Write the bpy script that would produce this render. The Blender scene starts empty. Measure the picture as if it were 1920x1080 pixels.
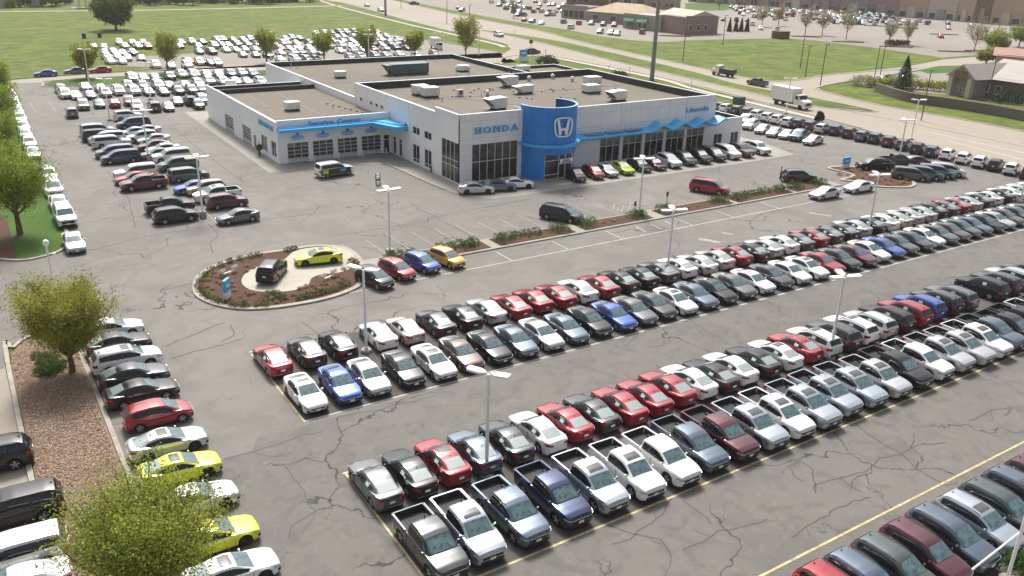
import bpy, bmesh, math, random
import numpy as np
from mathutils import Vector, Matrix
from math import radians as R_, sin, cos, pi

S = bpy.context.scene
COL = S.collection
rnd = random.Random(7)

# ------------------------------------------------------------------ camera
H = 29.6                      # camera height above the lot
YAW, PITCH, ROLL, FPX = R_(33.4515), R_(21.9274), R_(1.78), 1603.56
_f = np.array([sin(YAW)*cos(PITCH), cos(YAW)*cos(PITCH), -sin(PITCH)])
_r = np.array([cos(YAW), -sin(YAW), 0.]); _u = np.cross(_r, _f)
_r2 = _r*cos(ROLL)+_u*sin(ROLL); _u2 = -_r*sin(ROLL)+_u*cos(ROLL)
cd = bpy.data.cameras.new('camera'); cam = bpy.data.objects.new('camera', cd); COL.objects.link(cam)
cd.sensor_width = 36; cd.lens = FPX/1920*36; cd.clip_end = 6000; cd.clip_start = .5
M = Matrix(((_r2[0], _u2[0], -_f[0], 0), (_r2[1], _u2[1], -_f[1], 0), (_r2[2], _u2[2], -_f[2], H), (0, 0, 0, 1)))
cam.matrix_world = M
S.camera = cam

# ------------------------------------------------------------------ light
W = bpy.data.worlds.new('World'); S.world = W; W.use_nodes = True
nt = W.node_tree; nt.nodes.clear()
sky = nt.nodes.new('ShaderNodeTexSky'); sky.sky_type = 'NISHITA'; sky.sun_disc = False
SUN_EL, SUN_AZ = R_(52), R_(20)          # azimuth measured from +Y towards +X
sky.sun_elevation = SUN_EL; sky.sun_rotation = SUN_AZ
sky.air_density = 1.0; sky.dust_density = 6.0; sky.ozone_density = 1.0
hs = nt.nodes.new('ShaderNodeHueSaturation'); hs.inputs['Saturation'].default_value = .38
bg = nt.nodes.new('ShaderNodeBackground'); bg.inputs['Strength'].default_value = .09
out = nt.nodes.new('ShaderNodeOutputWorld')
nt.links.new(sky.outputs[0], hs.inputs['Color']); nt.links.new(hs.outputs[0], bg.inputs[0]); nt.links.new(bg.outputs[0], out.inputs[0])
sl = bpy.data.lights.new('sun', 'SUN'); sl.energy = 2.3; sl.angle = R_(13); sl.color = (1, .965, .91)
sun = bpy.data.objects.new('sun', sl); COL.objects.link(sun)
sd = Vector((sin(SUN_AZ)*cos(SUN_EL), cos(SUN_AZ)*cos(SUN_EL), sin(SUN_EL)))
sun.rotation_euler = sd.to_track_quat('Z', 'Y').to_euler(); sun.location = (40, 60, 120)
S.view_settings.view_transform = 'Standard'; S.view_settings.look = 'None'
S.view_settings.exposure = 0.9; S.view_settings.gamma = 1
S.view_settings.use_curve_mapping = False
S.cycles.max_bounces = 6; S.cycles.transparent_max_bounces = 8

# ------------------------------------------------------------------ geometry helpers
def at(px, py, z=0.):
    "point of the place at height z that the photograph shows at source pixel (px, py)"
    d = _f*FPX+_r2*(px-960)-_u2*(py-540); t = (z-H)/d[2]; q = d*t
    return Vector((q[0], q[1], z))
def proj(x, y, z=0.):
    q = np.array([x, y, z-H]); w = q@_f
    return 960+FPX*(q@_r2)/w, 540-FPX*(q@_u2)/w
def row_x(px, y, z=.8):
    lo, hi = -40., 420.
    for _ in range(40):
        m = (lo+hi)/2
        if proj(m, y, z)[0] < px: lo = m
        else: hi = m
    return lo
def col_y(py, x, z=.7):
    lo, hi = 15., 420.
    for _ in range(40):
        m = (lo+hi)/2
        if proj(x, m, z)[1] > py: lo = m
        else: hi = m
    return lo
def interp(k, x):
    xs = [a for a, b in k]; ys = [b for a, b in k]
    if xs[0] > xs[-1]: xs = xs[::-1]; ys = ys[::-1]
    return float(np.interp(x, xs, ys))

class MB:
    def __init__(s): s.v = []; s.f = []; s.m = []
    def add(s, vs, fs, mi=0):
        o = len(s.v); s.v += [tuple(v) for v in vs]; s.f += [tuple(i+o for i in f) for f in fs]; s.m += [mi]*len(fs)
        return s
    def box(s, x0, x1, y0, y1, z0, z1, mi=0):
        v = [(x, y, z) for z in (z0, z1) for y in (y0, y1) for x in (x0, x1)]
        return s.add(v, [(0, 2, 3, 1), (4, 5, 7, 6), (0, 1, 5, 4), (2, 6, 7, 3), (0, 4, 6, 2), (1, 3, 7, 5)], mi)
    def obox(s, c, a, L, Wd, z0, z1, mi=0):
        ca, sa = cos(a), sin(a); v = []
        for z in (z0, z1):
            for y in (-Wd/2, Wd/2):
                for x in (-L/2, L/2): v.append((c[0]+x*ca-y*sa, c[1]+x*sa+y*ca, z))
        return s.add(v, [(0, 2, 3, 1), (4, 5, 7, 6), (0, 1, 5, 4), (2, 6, 7, 3), (0, 4, 6, 2), (1, 3, 7, 5)], mi)
    def tube(s, pts, rad, n=8, mi=0, cap=True):
        pts = [Vector(p) for p in pts]
        if not hasattr(rad, '__len__'): rad = [rad]*len(pts)
        vs = []; fs = []; ref = Vector((0, 0, 1))
        for i, p in enumerate(pts):
            t = (pts[min(i+1, len(pts)-1)]-pts[max(i-1, 0)]).normalized()
            if abs(t.z) > .9: ref = Vector((1, 0, 0))
            else: ref = Vector((0, 0, 1))
            a = t.cross(ref).normalized(); b = t.cross(a)
            for k in range(n):
                th = 2*pi*k/n; vs.append(p+(a*cos(th)+b*sin(th))*rad[i])
        for i in range(len(pts)-1):
            for k in range(n):
                k2 = (k+1) % n; fs.append((i*n+k, i*n+k2, (i+1)*n+k2, (i+1)*n+k))
        if cap: fs.append(tuple(range(n))[::-1]); fs.append(tuple((len(pts)-1)*n+k for k in range(n)))
        return s.add(vs, fs, mi)
    def lathe(s, c, prof, n=16, mi=0, axis='z'):
        vs = []; fs = []
        for r, h in prof:
            for k in range(n):
                th = 2*pi*k/n; a, b = r*cos(th), r*sin(th)
                vs.append((c[0]+a, c[1]+b, c[2]+h) if axis == 'z' else (c[0]+a, c[1]+h, c[2]+b))
        for i in range(len(prof)-1):
            for k in range(n):
                k2 = (k+1) % n; q = (i*n+k, i*n+k2, (i+1)*n+k2, (i+1)*n+k)
                fs.append(q if axis == 'z' else q[::-1])
        return s.add(vs, fs, mi)
    def prism(s, poly, z0, z1, mi=0):
        n = len(poly); a = sum(poly[i][0]*poly[(i+1) % n][1]-poly[(i+1) % n][0]*poly[i][1] for i in range(n))
        if a < 0: poly = poly[::-1]
        v = [(p[0], p[1], z0) for p in poly]+[(p[0], p[1], z1) for p in poly]
        f = [tuple(range(n))[::-1], tuple(range(n, 2*n))]+[(i, (i+1) % n, n+(i+1) % n, n+i) for i in range(n)]
        return s.add(v, f, mi)
    def mesh(s, name, mats, smooth=None):
        me = bpy.data.meshes.new(name); me.from_pydata(s.v, [], s.f)
        for m in (mats if isinstance(mats, (list, tuple)) else [mats]): me.materials.append(m)
        if any(s.m): me.polygons.foreach_set('material_index', s.m)
        if smooth:
            me.polygons.foreach_set('use_smooth', [True]*len(s.f)); me.set_sharp_from_angle(angle=R_(smooth))
        me.update(); return me
    def build(s, name, mats, parent=None, smooth=None, **k):
        return link(name, s.mesh(name, mats, smooth), parent, **k)

def link(name, me, parent=None, loc=None, rz=None):
    o = bpy.data.objects.new(name, me); COL.objects.link(o)
    if parent is not None: o.parent = parent
    if loc is not None: o.location = loc
    if rz is not None: o.rotation_euler = (0, 0, rz)
    return o
def tag(o, label, cat, group=None):
    o['label'] = label; o['category'] = cat
    if group: o['group'] = group
    return o
def thing(name, label, cat, loc=(0, 0, 0), rz=0, group=None):
    return tag(link(name, None, None, loc, rz), label, cat, group)
def struct(name, mb, m, smooth=None):
    o = mb.build(name, m, None, smooth); o['kind'] = 'structure'; return o
def sheet(name, pts, z, m):
    mb = MB(); n = len(pts); a = sum(pts[i][0]*pts[(i+1) % n][1]-pts[(i+1) % n][0]*pts[i][1] for i in range(n))
    if a < 0: pts = pts[::-1]
    mb.add([(p[0], p[1], z) for p in pts], [tuple(range(n))]); return struct(name, mb, m)
def rect(x0, x1, y0, y1): return [(x0, y0), (x1, y0), (x1, y1), (x0, y1)]
def ribbon(mb, path, wd, z0, z1=None, closed=False, mi=0):
    P = [Vector((p[0], p[1], 0)) for p in path]; n = len(P); L = []
    for i in range(n):
        a = P[i-1] if (i or closed) else P[i]; b = P[(i+1) % n] if (i < n-1 or closed) else P[i]
        t = (b-a).normalized(); L.append((P[i]+Vector((-t.y, t.x, 0))*wd/2, P[i]-Vector((-t.y, t.x, 0))*wd/2))
    vs = []; fs = []; m = n if closed else n-1
    if z1 is None:
        for a, b in L: vs += [(a.x, a.y, z0), (b.x, b.y, z0)]
        for i in range(m): j = (i+1) % n; fs.append((2*i, 2*i+1, 2*j+1, 2*j))
    else:
        for a, b in L: vs += [(a.x, a.y, z0), (a.x, a.y, z1), (b.x, b.y, z1), (b.x, b.y, z0)]
        for i in range(m):
            j = (i+1) % n
            for k in range(3): fs.append((4*i+k, 4*i+k+1, 4*j+k+1, 4*j+k))
        if not closed: fs += [(0, 3, 2, 1), (4*n-4, 4*n-3, 4*n-2, 4*n-1)]
    mb.add(vs, fs, mi); return mb
def smooth_path(pts, n=6, closed=False):
    out = []; m = len(pts); pts = [Vector((p[0], p[1])) for p in pts]
    for i in range(m if closed else m-1):
        g = lambda k: pts[k % m] if closed else pts[min(max(k, 0), m-1)]
        a, b, c, d = g(i-1), g(i), g(i+1), g(i+2)
        for k in range(n):
            t = k/n; out.append(.5*((2*b)+(c-a)*t+(2*a-5*b+4*c-d)*t*t+(3*b-a-3*c+d)*t**3))
    if not closed: out.append(pts[-1])
    return [(p.x, p.y) for p in out]

# ------------------------------------------------------------------ materials
def newmat(name):
    m = bpy.data.materials.new(name); m.use_nodes = True
    return m, m.node_tree, m.node_tree.nodes['Principled BSDF']
def mat(name, col, rough=.6, metal=0., spec=.5, coat=0., ior=None, emit=None, var=0., scale=8., bump=0.):
    m, t, b = newmat(name)
    b.inputs['Base Color'].default_value = (*col, 1); b.inputs['Roughness'].default_value = rough
    b.inputs['Metallic'].default_value = metal; b.inputs['Specular IOR Level'].default_value = spec
    b.inputs['Coat Weight'].default_value = coat; b.inputs['Coat Roughness'].default_value = .04
    if ior: b.inputs['IOR'].default_value = ior
    if var or bump:
        tc = t.nodes.new('ShaderNodeTexCoord'); n = t.nodes.new('ShaderNodeTexNoise'); n.inputs['Scale'].default_value = scale
        n.inputs['Detail'].default_value = 6; t.links.new(tc.outputs['Object'], n.inputs['Vector'])
        if var:
            mr = t.nodes.new('ShaderNodeMapRange'); mr.inputs[3].default_value = 1-var; mr.inputs[4].default_value = 1+var
            mr.inputs[1].default_value = .3; mr.inputs[2].default_value = .7
            t.links.new(n.outputs[0], mr.inputs[0]); mx = t.nodes.new('ShaderNodeMix'); mx.data_type = 'RGBA'; mx.blend_type = 'MULTIPLY'
            mx.inputs[0].default_value = 1; mx.inputs[6].default_value = (*col, 1); t.links.new(mr.outputs[0], mx.inputs[7]); t.links.new(mx.outputs[2], b.inputs['Base Color'])
        if bump:
            bp = t.nodes.new('ShaderNodeBump'); bp.inputs['Strength'].default_value = bump; t.links.new(n.outputs[0], bp.inputs['Height']); t.links.new(bp.outputs[0], b.inputs['Normal'])
    return m
def noise_mat(name, layers, rough=.9, bump=None, spec=.3, crack=None):
    """layers: base colour then (scale, detail, lo, hi, colour, amount, distortion)"""
    m, t, b = newmat(name); N, K = t.nodes.new, t.links.new
    tc = N('ShaderNodeTexCoord'); cur = None
    rgb = N('ShaderNodeRGB'); rgb.outputs[0].default_value = (*layers[0], 1); cur = rgb.outputs[0]
    for (sc, det, lo, hi, col, amt, dis) in layers[1:]:
        n = N('ShaderNodeTexNoise'); n.inputs['Scale'].default_value = sc; n.inputs['Detail'].default_value = det; n.inputs['Distortion'].default_value = dis
        K(tc.outputs['Object'], n.inputs['Vector'])
        mr = N('ShaderNodeMapRange'); mr.inputs[1].default_value = lo; mr.inputs[2].default_value = hi; mr.inputs[4].default_value = amt; K(n.outputs[0], mr.inputs[0])
        mx = N('ShaderNodeMix'); mx.data_type = 'RGBA'; K(mr.outputs[0], mx.inputs[0]); K(cur, mx.inputs[6]); mx.inputs[7].default_value = (*col, 1); cur = mx.outputs[2]
    if crack:
        for (sc, wd, col, lo, amt) in crack:
            n = N('ShaderNodeTexNoise'); n.inputs['Scale'].default_value = sc*2.5; n.inputs['Detail'].default_value = 5; K(tc.outputs['Object'], n.inputs['Vector'])
            va = N('ShaderNodeVectorMath'); va.operation = 'SCALE'; va.inputs[3].default_value = .5/sc; K(n.outputs['Color'], va.inputs[0])
            ad = N('ShaderNodeVectorMath'); K(tc.outputs['Object'], ad.inputs[0]); K(va.outputs[0], ad.inputs[1])
            v = N('ShaderNodeTexVoronoi'); v.feature = 'DISTANCE_TO_EDGE'; v.inputs['Scale'].default_value = sc; K(ad.outputs[0], v.inputs['Vector'])
            a = N('ShaderNodeMapRange'); a.inputs[1].default_value = wd*.4; a.inputs[2].default_value = wd; a.inputs[3].default_value = amt; a.inputs[4].default_value = 0; K(v.outputs['Distance'], a.inputs[0])
            n2 = N('ShaderNodeTexNoise'); n2.inputs['Scale'].default_value = sc*.7; n2.inputs['Detail'].default_value = 2; K(tc.outputs['Object'], n2.inputs['Vector'])
            g = N('ShaderNodeMapRange'); g.inputs[1].default_value = lo; g.inputs[2].default_value = lo+.05; K(n2.outputs[0], g.inputs[0])
            mu = N('ShaderNodeMath'); mu.operation = 'MULTIPLY'; K(a.outputs[0], mu.inputs[0]); K(g.outputs[0], mu.inputs[1])
            mx = N('ShaderNodeMix'); mx.data_type = 'RGBA'; K(mu.outputs[0], mx.inputs[0]); K(cur, mx.inputs[6]); mx.inputs[7].default_value = (*col, 1); cur = mx.outputs[2]
    K(cur, b.inputs['Base Color']); b.inputs['Roughness'].default_value = rough; b.inputs['Specular IOR Level'].default_value = spec
    if bump:
        n = N('ShaderNodeTexNoise'); n.inputs['Scale'].default_value = bump[0]; n.inputs['Detail'].default_value = 6; K(tc.outputs['Object'], n.inputs['Vector'])
        bp = N('ShaderNodeBump'); bp.inputs['Strength'].default_value = bump[1]; bp.inputs['Distance'].default_value = bump[2]; K(n.outputs[0], bp.inputs['Height']); K(bp.outputs[0], b.inputs['Normal'])
    return m
def leaf_mat(name, c1, c2, sc=1.2):
    m, t, b = newmat(name); N, K = t.nodes.new, t.links.new
    tc = N('ShaderNodeTexCoord'); n = N('ShaderNodeTexNoise'); n.inputs['Scale'].default_value = sc; n.inputs['Detail'].default_value = 8; n.inputs['Roughness'].default_value = .75
    K(tc.outputs['Object'], n.inputs['Vector'])
    mr = N('ShaderNodeMapRange'); mr.inputs[1].default_value = .36; mr.inputs[2].default_value = .64; K(n.outputs[0], mr.inputs[0])
    mx = N('ShaderNodeMix'); mx.data_type = 'RGBA'; K(mr.outputs[0], mx.inputs[0]); mx.inputs[6].default_value = (*c1, 1); mx.inputs[7].default_value = (*c2, 1)
    K(mx.outputs[2], b.inputs['Base Color']); b.inputs['Roughness'].default_value = .6; b.inputs['Specular IOR Level'].default_value = .25
    tr = N('ShaderNodeBsdfTranslucent'); K(mx.outputs[2], tr.inputs[0]); ms = N('ShaderNodeMixShader'); ms.inputs[0].default_value = .35
    K(b.outputs[0], ms.inputs[1]); K(tr.outputs[0], ms.inputs[2]); K(ms.outputs[0], t.nodes['Material Output'].inputs[0])
    return m

PAINT = {}
def paint(code, col, metal=.0, flake=True):
    m = mat('car_paint_'+code, col, rough=.30, metal=metal, coat=1., spec=.5); PAINT[code] = m
NAMES = dict(rd='red', mr='maroon', bk='black', dg='dark grey', gy='grey', sv='silver', wh='white', ch='champagne', bl='blue', nv='navy blue',
             bb='blue-grey', sb='pale silver-blue', br='brown', ye='bright yellow', am='amber yellow', gn='dark green-grey', lg='lime green', tn='tan')
for c, v, me in (('rd', (0.30, 0.008, 0.018), 0.3), ('mr', (0.10, 0.022, 0.035), 0.6), ('bk', (.012, .013, .016), 0), ('dg', (0.055, 0.058, 0.064), 0.8), ('gy', (0.13, 0.135, 0.14), 0.75),
                 ('sv', (0.6, 0.61, 0.62), 0.7), ('wh', (.8, .8, .79), 0), ('ch', (0.6, 0.55, 0.48), 0.65), ('bl', (0.03, 0.085, 0.4), 0.5), ('nv', (0.02, 0.035, 0.095), 0.6),
                 ('bb', (0.12, 0.16, 0.21), 0.8), ('sb', (0.46, 0.52, 0.58), 0.75), ('br', (0.11, 0.075, 0.06), 0.7), ('ye', (.70, .74, .012), 0), ('am', (.72, .36, .03), 0.),
                 ('gn', (0.09, 0.115, 0.11), 0.75), ('lg', (.5, .62, .02), 0), ('tn', (0.42, 0.37, 0.29), 0.6)):
    paint(c, v, me)
M_glass = noise_mat('windscreen_glass', [(.06, .125, .14), (1.6, 3, .42, .58, (.10, .17, .18), .8, .4), (4.5, 4, .5, .62, (.022, .05, .058), .8, .3)], rough=.05); M_glass.node_tree.nodes['Principled BSDF'].inputs['IOR'].default_value = 2.0; M_glass.node_tree.nodes['Principled BSDF'].inputs['Specular IOR Level'].default_value = .5
PAINT['bk'].node_tree.nodes['Principled BSDF'].inputs['Coat Weight'].default_value = .45; PAINT['bk'].node_tree.nodes['Principled BSDF'].inputs['Base Color'].default_value = (.006, .006, .008, 1)
M_dglass = mat('tinted_glass', (.012, .015, .018), rough=.05, ior=1.55)
M_tyre = mat('tyre_rubber', (.02, .02, .021), rough=.85)
M_rim = mat('alloy_rim', (.5, .5, .51), rough=.3, metal=.7)
M_drim = mat('dark_alloy_rim', (.06, .06, .065), rough=.35, metal=.5)
M_blk = mat('black_trim', (.016, .016, .017), rough=.55)
M_chrome = mat('chrome_trim', (.7, .71, .72), rough=.18, metal=.9)
M_head = mat('headlamp_lens', (.33, .36, .39), rough=.12, coat=1)
M_tail = mat('tail_lamp_lens', (.36, .008, .012), rough=.15, coat=1)
M_plate = mat('licence_plate', (.8, .8, .78), rough=.5)
M_stick = mat('price_sheet', (.55, .75, .68), rough=.7)
M_liner = mat('bed_liner', (.035, .036, .038), rough=.75)
M_shade = mat('sunshade', (.75, .76, .76), rough=.5)
# ------------------------------------------------------------------ vehicles
# local frame: +X is the front, z = 0 the ground. Each builder returns {part: (MB, material)}
CARS = {
 'sedan': dict(L=4.66, w=[(2.33, .52), (2.27, .70), (2.12, .80), (1.8, .875), (1.3, .9), (-1.3, .9), (-1.9, .87), (-2.12, .80), (-2.27, .68), (-2.33, .52)],
     zt=[(2.33, .60), (2.25, .70), (2.0, .79), (1.5, .88), (1.0, .95), (0, 1.0), (-1.2, 1.04), (-1.8, 1.085), (-2.15, 1.08), (-2.28, 1.04), (-2.33, .9)],
     zg=[(1.05, .93), (.22, 1.35), (-.05, 1.41), (-.4, 1.425), (-.8, 1.39), (-1.2, 1.29), (-1.93, 1.06)], wr=[(1.05, 0.749), (.22, 0.642), (-.3, 0.621), (-1.1, 0.589), (-1.93, 0.663)],
     wb=[(1.05, .80), (.4, .845), (-1.1, .83), (-1.93, .70)], ws=(1.0, .27), rw=(-1.13, -1.88), roof=(.2, -1.08), doors=[(.72, -.17), (-.24, -1.25)], wh=(1.37, -1.35), r=.33, h=.16),
 'coupe': dict(L=4.5, w=[(2.25, .5), (2.18, .70), (2.02, .80), (1.7, .875), (1.2, .9), (-1.3, .91), (-1.85, .88), (-2.05, .80), (-2.2, .68), (-2.25, .52)],
     zt=[(2.25, .58), (2.17, .68), (1.9, .77), (1.4, .86), (.95, .93), (0, .97), (-1.2, 1.02), (-1.75, 1.07), (-2.1, 1.07), (-2.2, 1.03), (-2.25, .88)],
     zg=[(1.0, .91), (.12, 1.31), (-.15, 1.375), (-.5, 1.385), (-.9, 1.33), (-1.3, 1.22), (-1.95, 1.05)], wr=[(1.0, 0.749), (.12, 0.631), (-.3, 0.610), (-1.1, 0.567), (-1.95, 0.642)],
     wb=[(1.0, .80), (.3, .845), (-1.1, .83), (-1.95, .68)], ws=(.95, .17), rw=(-1.1, -1.88), roof=(.1, -1.04), doors=[(.68, -.55), (-.62, -1.3)], wh=(1.35, -1.33), r=.33, h=.15),
 'hatchback': dict(L=4.1, w=[(2.05, .52), (1.99, .66), (1.85, .76), (1.5, .83), (1.1, .85), (-1.3, .85), (-1.75, .82), (-1.95, .76), (-2.02, .7), (-2.05, .62)],
     zt=[(2.05, .66), (1.98, .76), (1.7, .87), (1.35, .97), (1.1, 1.0), (0, 1.02), (-1.3, 1.08), (-1.9, 1.08), (-2.02, .98), (-2.05, .9)],
     zg=[(1.28, .96), (.35, 1.44), (0, 1.51), (-.4, 1.53), (-1.3, 1.47), (-1.62, 1.4), (-1.98, 1.06)], wr=[(1.28, 0.706), (.35, 0.621), (-.3, 0.610), (-1.3, 0.589), (-1.98, 0.663)],
     wb=[(1.28, .76), (.5, .79), (-1.3, .78), (-1.98, .70)], ws=(1.22, .4), rw=(-1.66, -1.95), roof=(.33, -1.55), doors=[(.85, .02), (-.05, -.85), (-.92, -1.55)], wh=(1.3, -1.25), r=.31, h=.17),
 'suv': dict(L=4.62, w=[(2.31, .56), (2.25, .74), (2.1, .84), (1.75, .91), (1.3, .93), (-1.4, .93), (-1.95, .9), (-2.2, .84), (-2.28, .78), (-2.31, .7)],
     zt=[(2.31, .74), (2.25, .86), (2.0, .97), (1.5, 1.06), (1.1, 1.11), (0, 1.12), (-1.3, 1.17), (-2.15, 1.18), (-2.27, 1.1), (-2.31, 1.0)],
     zg=[(1.2, 1.07), (.38, 1.56), (.05, 1.64), (-.4, 1.67), (-1.5, 1.64), (-1.9, 1.57), (-2.22, 1.15)], wr=[(1.2, 0.770), (.38, 0.685), (-.3, 0.674), (-1.6, 0.653), (-2.22, 0.728)],
     wb=[(1.2, .84), (.5, .87), (-1.4, .86), (-2.22, .78)], ws=(1.14, .43), rw=(-1.95, -2.2), roof=(.36, -1.84), doors=[(.85, -.1), (-.17, -1.05), (-1.12, -1.82)], wh=(1.4, -1.3), r=.36, h=.2, rails=True),
 'large_suv': dict(L=5.2, w=[(2.6, .66), (2.54, .84), (2.38, .93), (2.0, .98), (1.4, 1.0), (-1.6, 1.0), (-2.3, .98), (-2.5, .93), (-2.57, .88), (-2.6, .82)],
     zt=[(2.6, .86), (2.54, 1.0), (2.3, 1.08), (1.7, 1.15), (1.25, 1.18), (0, 1.2), (-1.5, 1.22), (-2.5, 1.22), (-2.57, 1.12), (-2.6, 1.0)],
     zg=[(1.35, 1.15), (.65, 1.68), (.35, 1.78), (-.2, 1.82), (-2.1, 1.8), (-2.35, 1.74), (-2.54, 1.2)], wr=[(1.35, 0.856), (.65, 0.792), (-.3, 0.781), (-2.0, 0.770), (-2.54, 0.813)],
     wb=[(1.35, .9), (.5, .94), (-1.6, .94), (-2.54, .88)], ws=(1.3, .7), rw=(-2.37, -2.53), roof=(.62, -2.3), doors=[(.98, .1), (.03, -.95), (-1.03, -2.25)], wh=(1.6, -1.5), r=.39, h=.24, rails=True),
 'minivan': dict(L=5.12, w=[(2.56, .58), (2.49, .78), (2.3, .9), (1.9, .97), (1.4, .99), (-1.6, .99), (-2.2, .97), (-2.45, .91), (-2.53, .84), (-2.56, .76)],
     zt=[(2.56, .74), (2.48, .88), (2.2, 1.0), (1.7, 1.08), (1.35, 1.1), (0, 1.12), (-1.5, 1.14), (-2.4, 1.16), (-2.52, 1.08), (-2.56, .96)],
     zg=[(1.75, 1.02), (.75, 1.6), (.35, 1.7), (-.2, 1.735), (-1.9, 1.71), (-2.2, 1.64), (-2.48, 1.14)], wr=[(1.75, 0.813), (.75, 0.728), (-.3, 0.717), (-2.0, 0.696), (-2.48, 0.792)],
     wb=[(1.75, .88), (.8, .92), (-1.6, .92), (-2.48, .85)], ws=(1.66, .82), rw=(-2.24, -2.46), roof=(.76, -2.16), doors=[(1.3, .2), (.12, -.95), (-1.03, -2.1)], wh=(1.55, -1.45), r=.35, h=.17),
 'pickup': dict(L=5.34, w=[(2.67, .62), (2.6, .82), (2.42, .92), (2.0, .985), (1.5, 1.0), (-1.6, 1.0), (-2.4, .99), (-2.58, .96), (-2.65, .93), (-2.67, .9)],
     zt=[(2.67, .8), (2.6, .96), (2.3, 1.06), (1.8, 1.13), (1.35, 1.16), (0, 1.16), (-.9, 1.17), (-1.0, 1.2), (-2.6, 1.2), (-2.64, 1.17), (-2.67, 1.1)],
     zg=[(1.5, 1.12), (.7, 1.63), (.4, 1.73), (0, 1.775), (-.65, 1.76), (-.82, 1.7), (-.93, 1.17)], wr=[(1.5, 0.813), (.7, 0.738), (0, 0.728), (-.8, 0.728), (-.93, 0.792)],
     wb=[(1.5, .87), (.8, .90), (-.8, .90), (-.93, .88)], ws=(1.42, .76), rw=(-.84, -.92), roof=(.7, -.78), doors=[(1.08, .2), (.12, -.72)], wh=(1.62, -1.56), r=.39, h=.24, bed=(-1.0, -2.57)),
}
def build_car(kind, res=.09, sunroof=False, dark_rim=False, lod=0, sticker=False):
    C = CARS[kind]; L2 = C['L']/2; parts = {}
    wheels = C['wh']; r = C['r']; ra = r+.055; zb0 = C['h']
    def zb(x):
        z = zb0+(.1 if abs(x) > L2-.12 else .04 if abs(x) > L2-.3 else 0)
        for wx in wheels:
            d = abs(x-wx)
            if d < ra: z = max(z, r+math.sqrt(ra*ra-d*d))
        return z
    W_ = lambda x: interp(C['w'], x); ZT = lambda x: interp(C['zt'], x)
    bed = C.get('bed')
    xs = set(); n = int(C['L']/res)
    for i in range(n+1): xs.add(round(-L2+C['L']*i/n, 4))
    for a, b in C['w']+C['zt']: xs.add(round(a, 4))
    if lod < 2:
        for wx in wheels:
            for k in range(-4, 5): xs.add(round(wx+ra*k/4*.999, 4))
    if bed: xs |= {bed[0], bed[0]-.015, bed[1], bed[1]+.015}
    xs = sorted(xs, reverse=True); X = [xs[0]]
    for x in xs[1:]:
        if X[-1]-x > .012: X.append(x)
    body = MB(); rings = []
    for x in X:
        w = W_(x); t = ZT(x); b = zb(x); s = t-.07; s = max(s, b+.02)
        inb = bed and bed[1]+.01 < x < bed[0]-.01
        hcurve = [(.93, 0), (.985, .1), (1., .3), (.985, .55), (.99, .8), (.955, .94)]
        pts = [(w*a, b+(s-b)*c) for a, c in hcurve]
        if inb: pts += [(w*.93, t), (w*.85, t), (w*.845, .80), (0, .80)]
        else: pts += [(w*.92, t-.025), (w*.80, t-.002), (w*.45, t+.02), (0, t+.028)]
        full = [(x, y, z) for y, z in pts]+[(x, -y, z) for y, z in pts[-2::-1]]
        rings.append(full)
    k = len(rings[0]); vs = [p for q in rings for p in q]; fs = []
    for i in range(len(rings)-1):
        for j in range(k-1): fs.append((i*k+j, i*k+j+1, (i+1)*k+j+1, (i+1)*k+j))
    fs.append(tuple(range(k))[::-1]); e = (len(rings)-1)*k; fs.append(tuple(range(e, e+k)))
    body.add(vs, fs)
    # cabin
    ZG = lambda x: interp(C['zg'], x); WR = lambda x: interp(C['wr'], x); WB = lambda x: interp(C['wb'], x)
    g0, g1 = C['zg'][0][0], C['zg'][-1][0]
    gx = sorted(set([a for a, b in C['zg']]+[round(g0+(g1-g0)*i/(14 if lod < 2 else 5), 4) for i in range((14 if lod < 2 else 5)+1)]), reverse=True)
    GX = [gx[0]]
    for x in gx[1:]:
        if GX[-1]-x > .03: GX.append(x)
    def zbase(x): return min(ZT(x)-.03, ZG(x)-.005)
    def gpt(x, t):   # side of cabin
        a, b = WB(x), WR(x); z0, z1 = zbase(x), ZG(x)-.05*min(1, (ZG(x)-zbase(x))/.3)
        return (a+(b-a)*t+.03*sin(pi*t)*min(1, (z1-z0)/.3), z0+(z1-z0)*t)
    def gtop(x, s):  # s = -1..1 across the roof
        z1 = ZG(x); return (WR(x)*.94*s, z1+.012+.03*(1-s*s)-(.035 if abs(s) > .99 else 0))
    rings = []
    for x in GX:
        half = [gpt(x, t) for t in (0, .3, .65, 1)]+[gtop(x, 1-.0001)]+[gtop(x, .6), gtop(x, 0)]
        half[4] = (half[3][0]*.95, ZG(x)+.0)
        rings.append([(x, y, z) for y, z in half]+[(x, -y, z) for y, z in half[-2::-1]])
    k = len(rings[0]); vs = [p for q in rings for p in q]; fs = []
    for i in range(len(rings)-1):
        for j in range(k-1): fs.append((i*k+j, i*k+j+1, (i+1)*k+j+1, (i+1)*k+j))
    fs.append(tuple(range(k))[::-1]); e = (len(rings)-1)*k; fs.append(tuple(range(e, e+k)))
    body.add(vs, fs)
    parts['body'] = (body, 'PAINT')
    def grid(rows, inward=(0, 0, -.03), skirt=True):
        "an open panel with a turned-in rim"
        mb = MB(); a = len(rows); b = len(rows[0]); vs = [p for q in rows for p in q]
        fs = [(i*b+j, i*b+j+1, (i+1)*b+j+1, (i+1)*b+j) for i in range(a-1) for j in range(b-1)]
        if skirt:
            edge = [i for i in range(b)]+[i*b+b-1 for i in range(1, a)]+[(a-1)*b+j for j in range(b-2, -1, -1)]+[i*b for i in range(a-2, 0, -1)]
            o = len(vs); vs += [tuple(vs[i][q]+inward[q] for q in range(3)) for i in edge]; m = len(edge)
            fs += [(edge[i], o+i, o+(i+1) % m, edge[(i+1) % m]) for i in range(m)]
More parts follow.
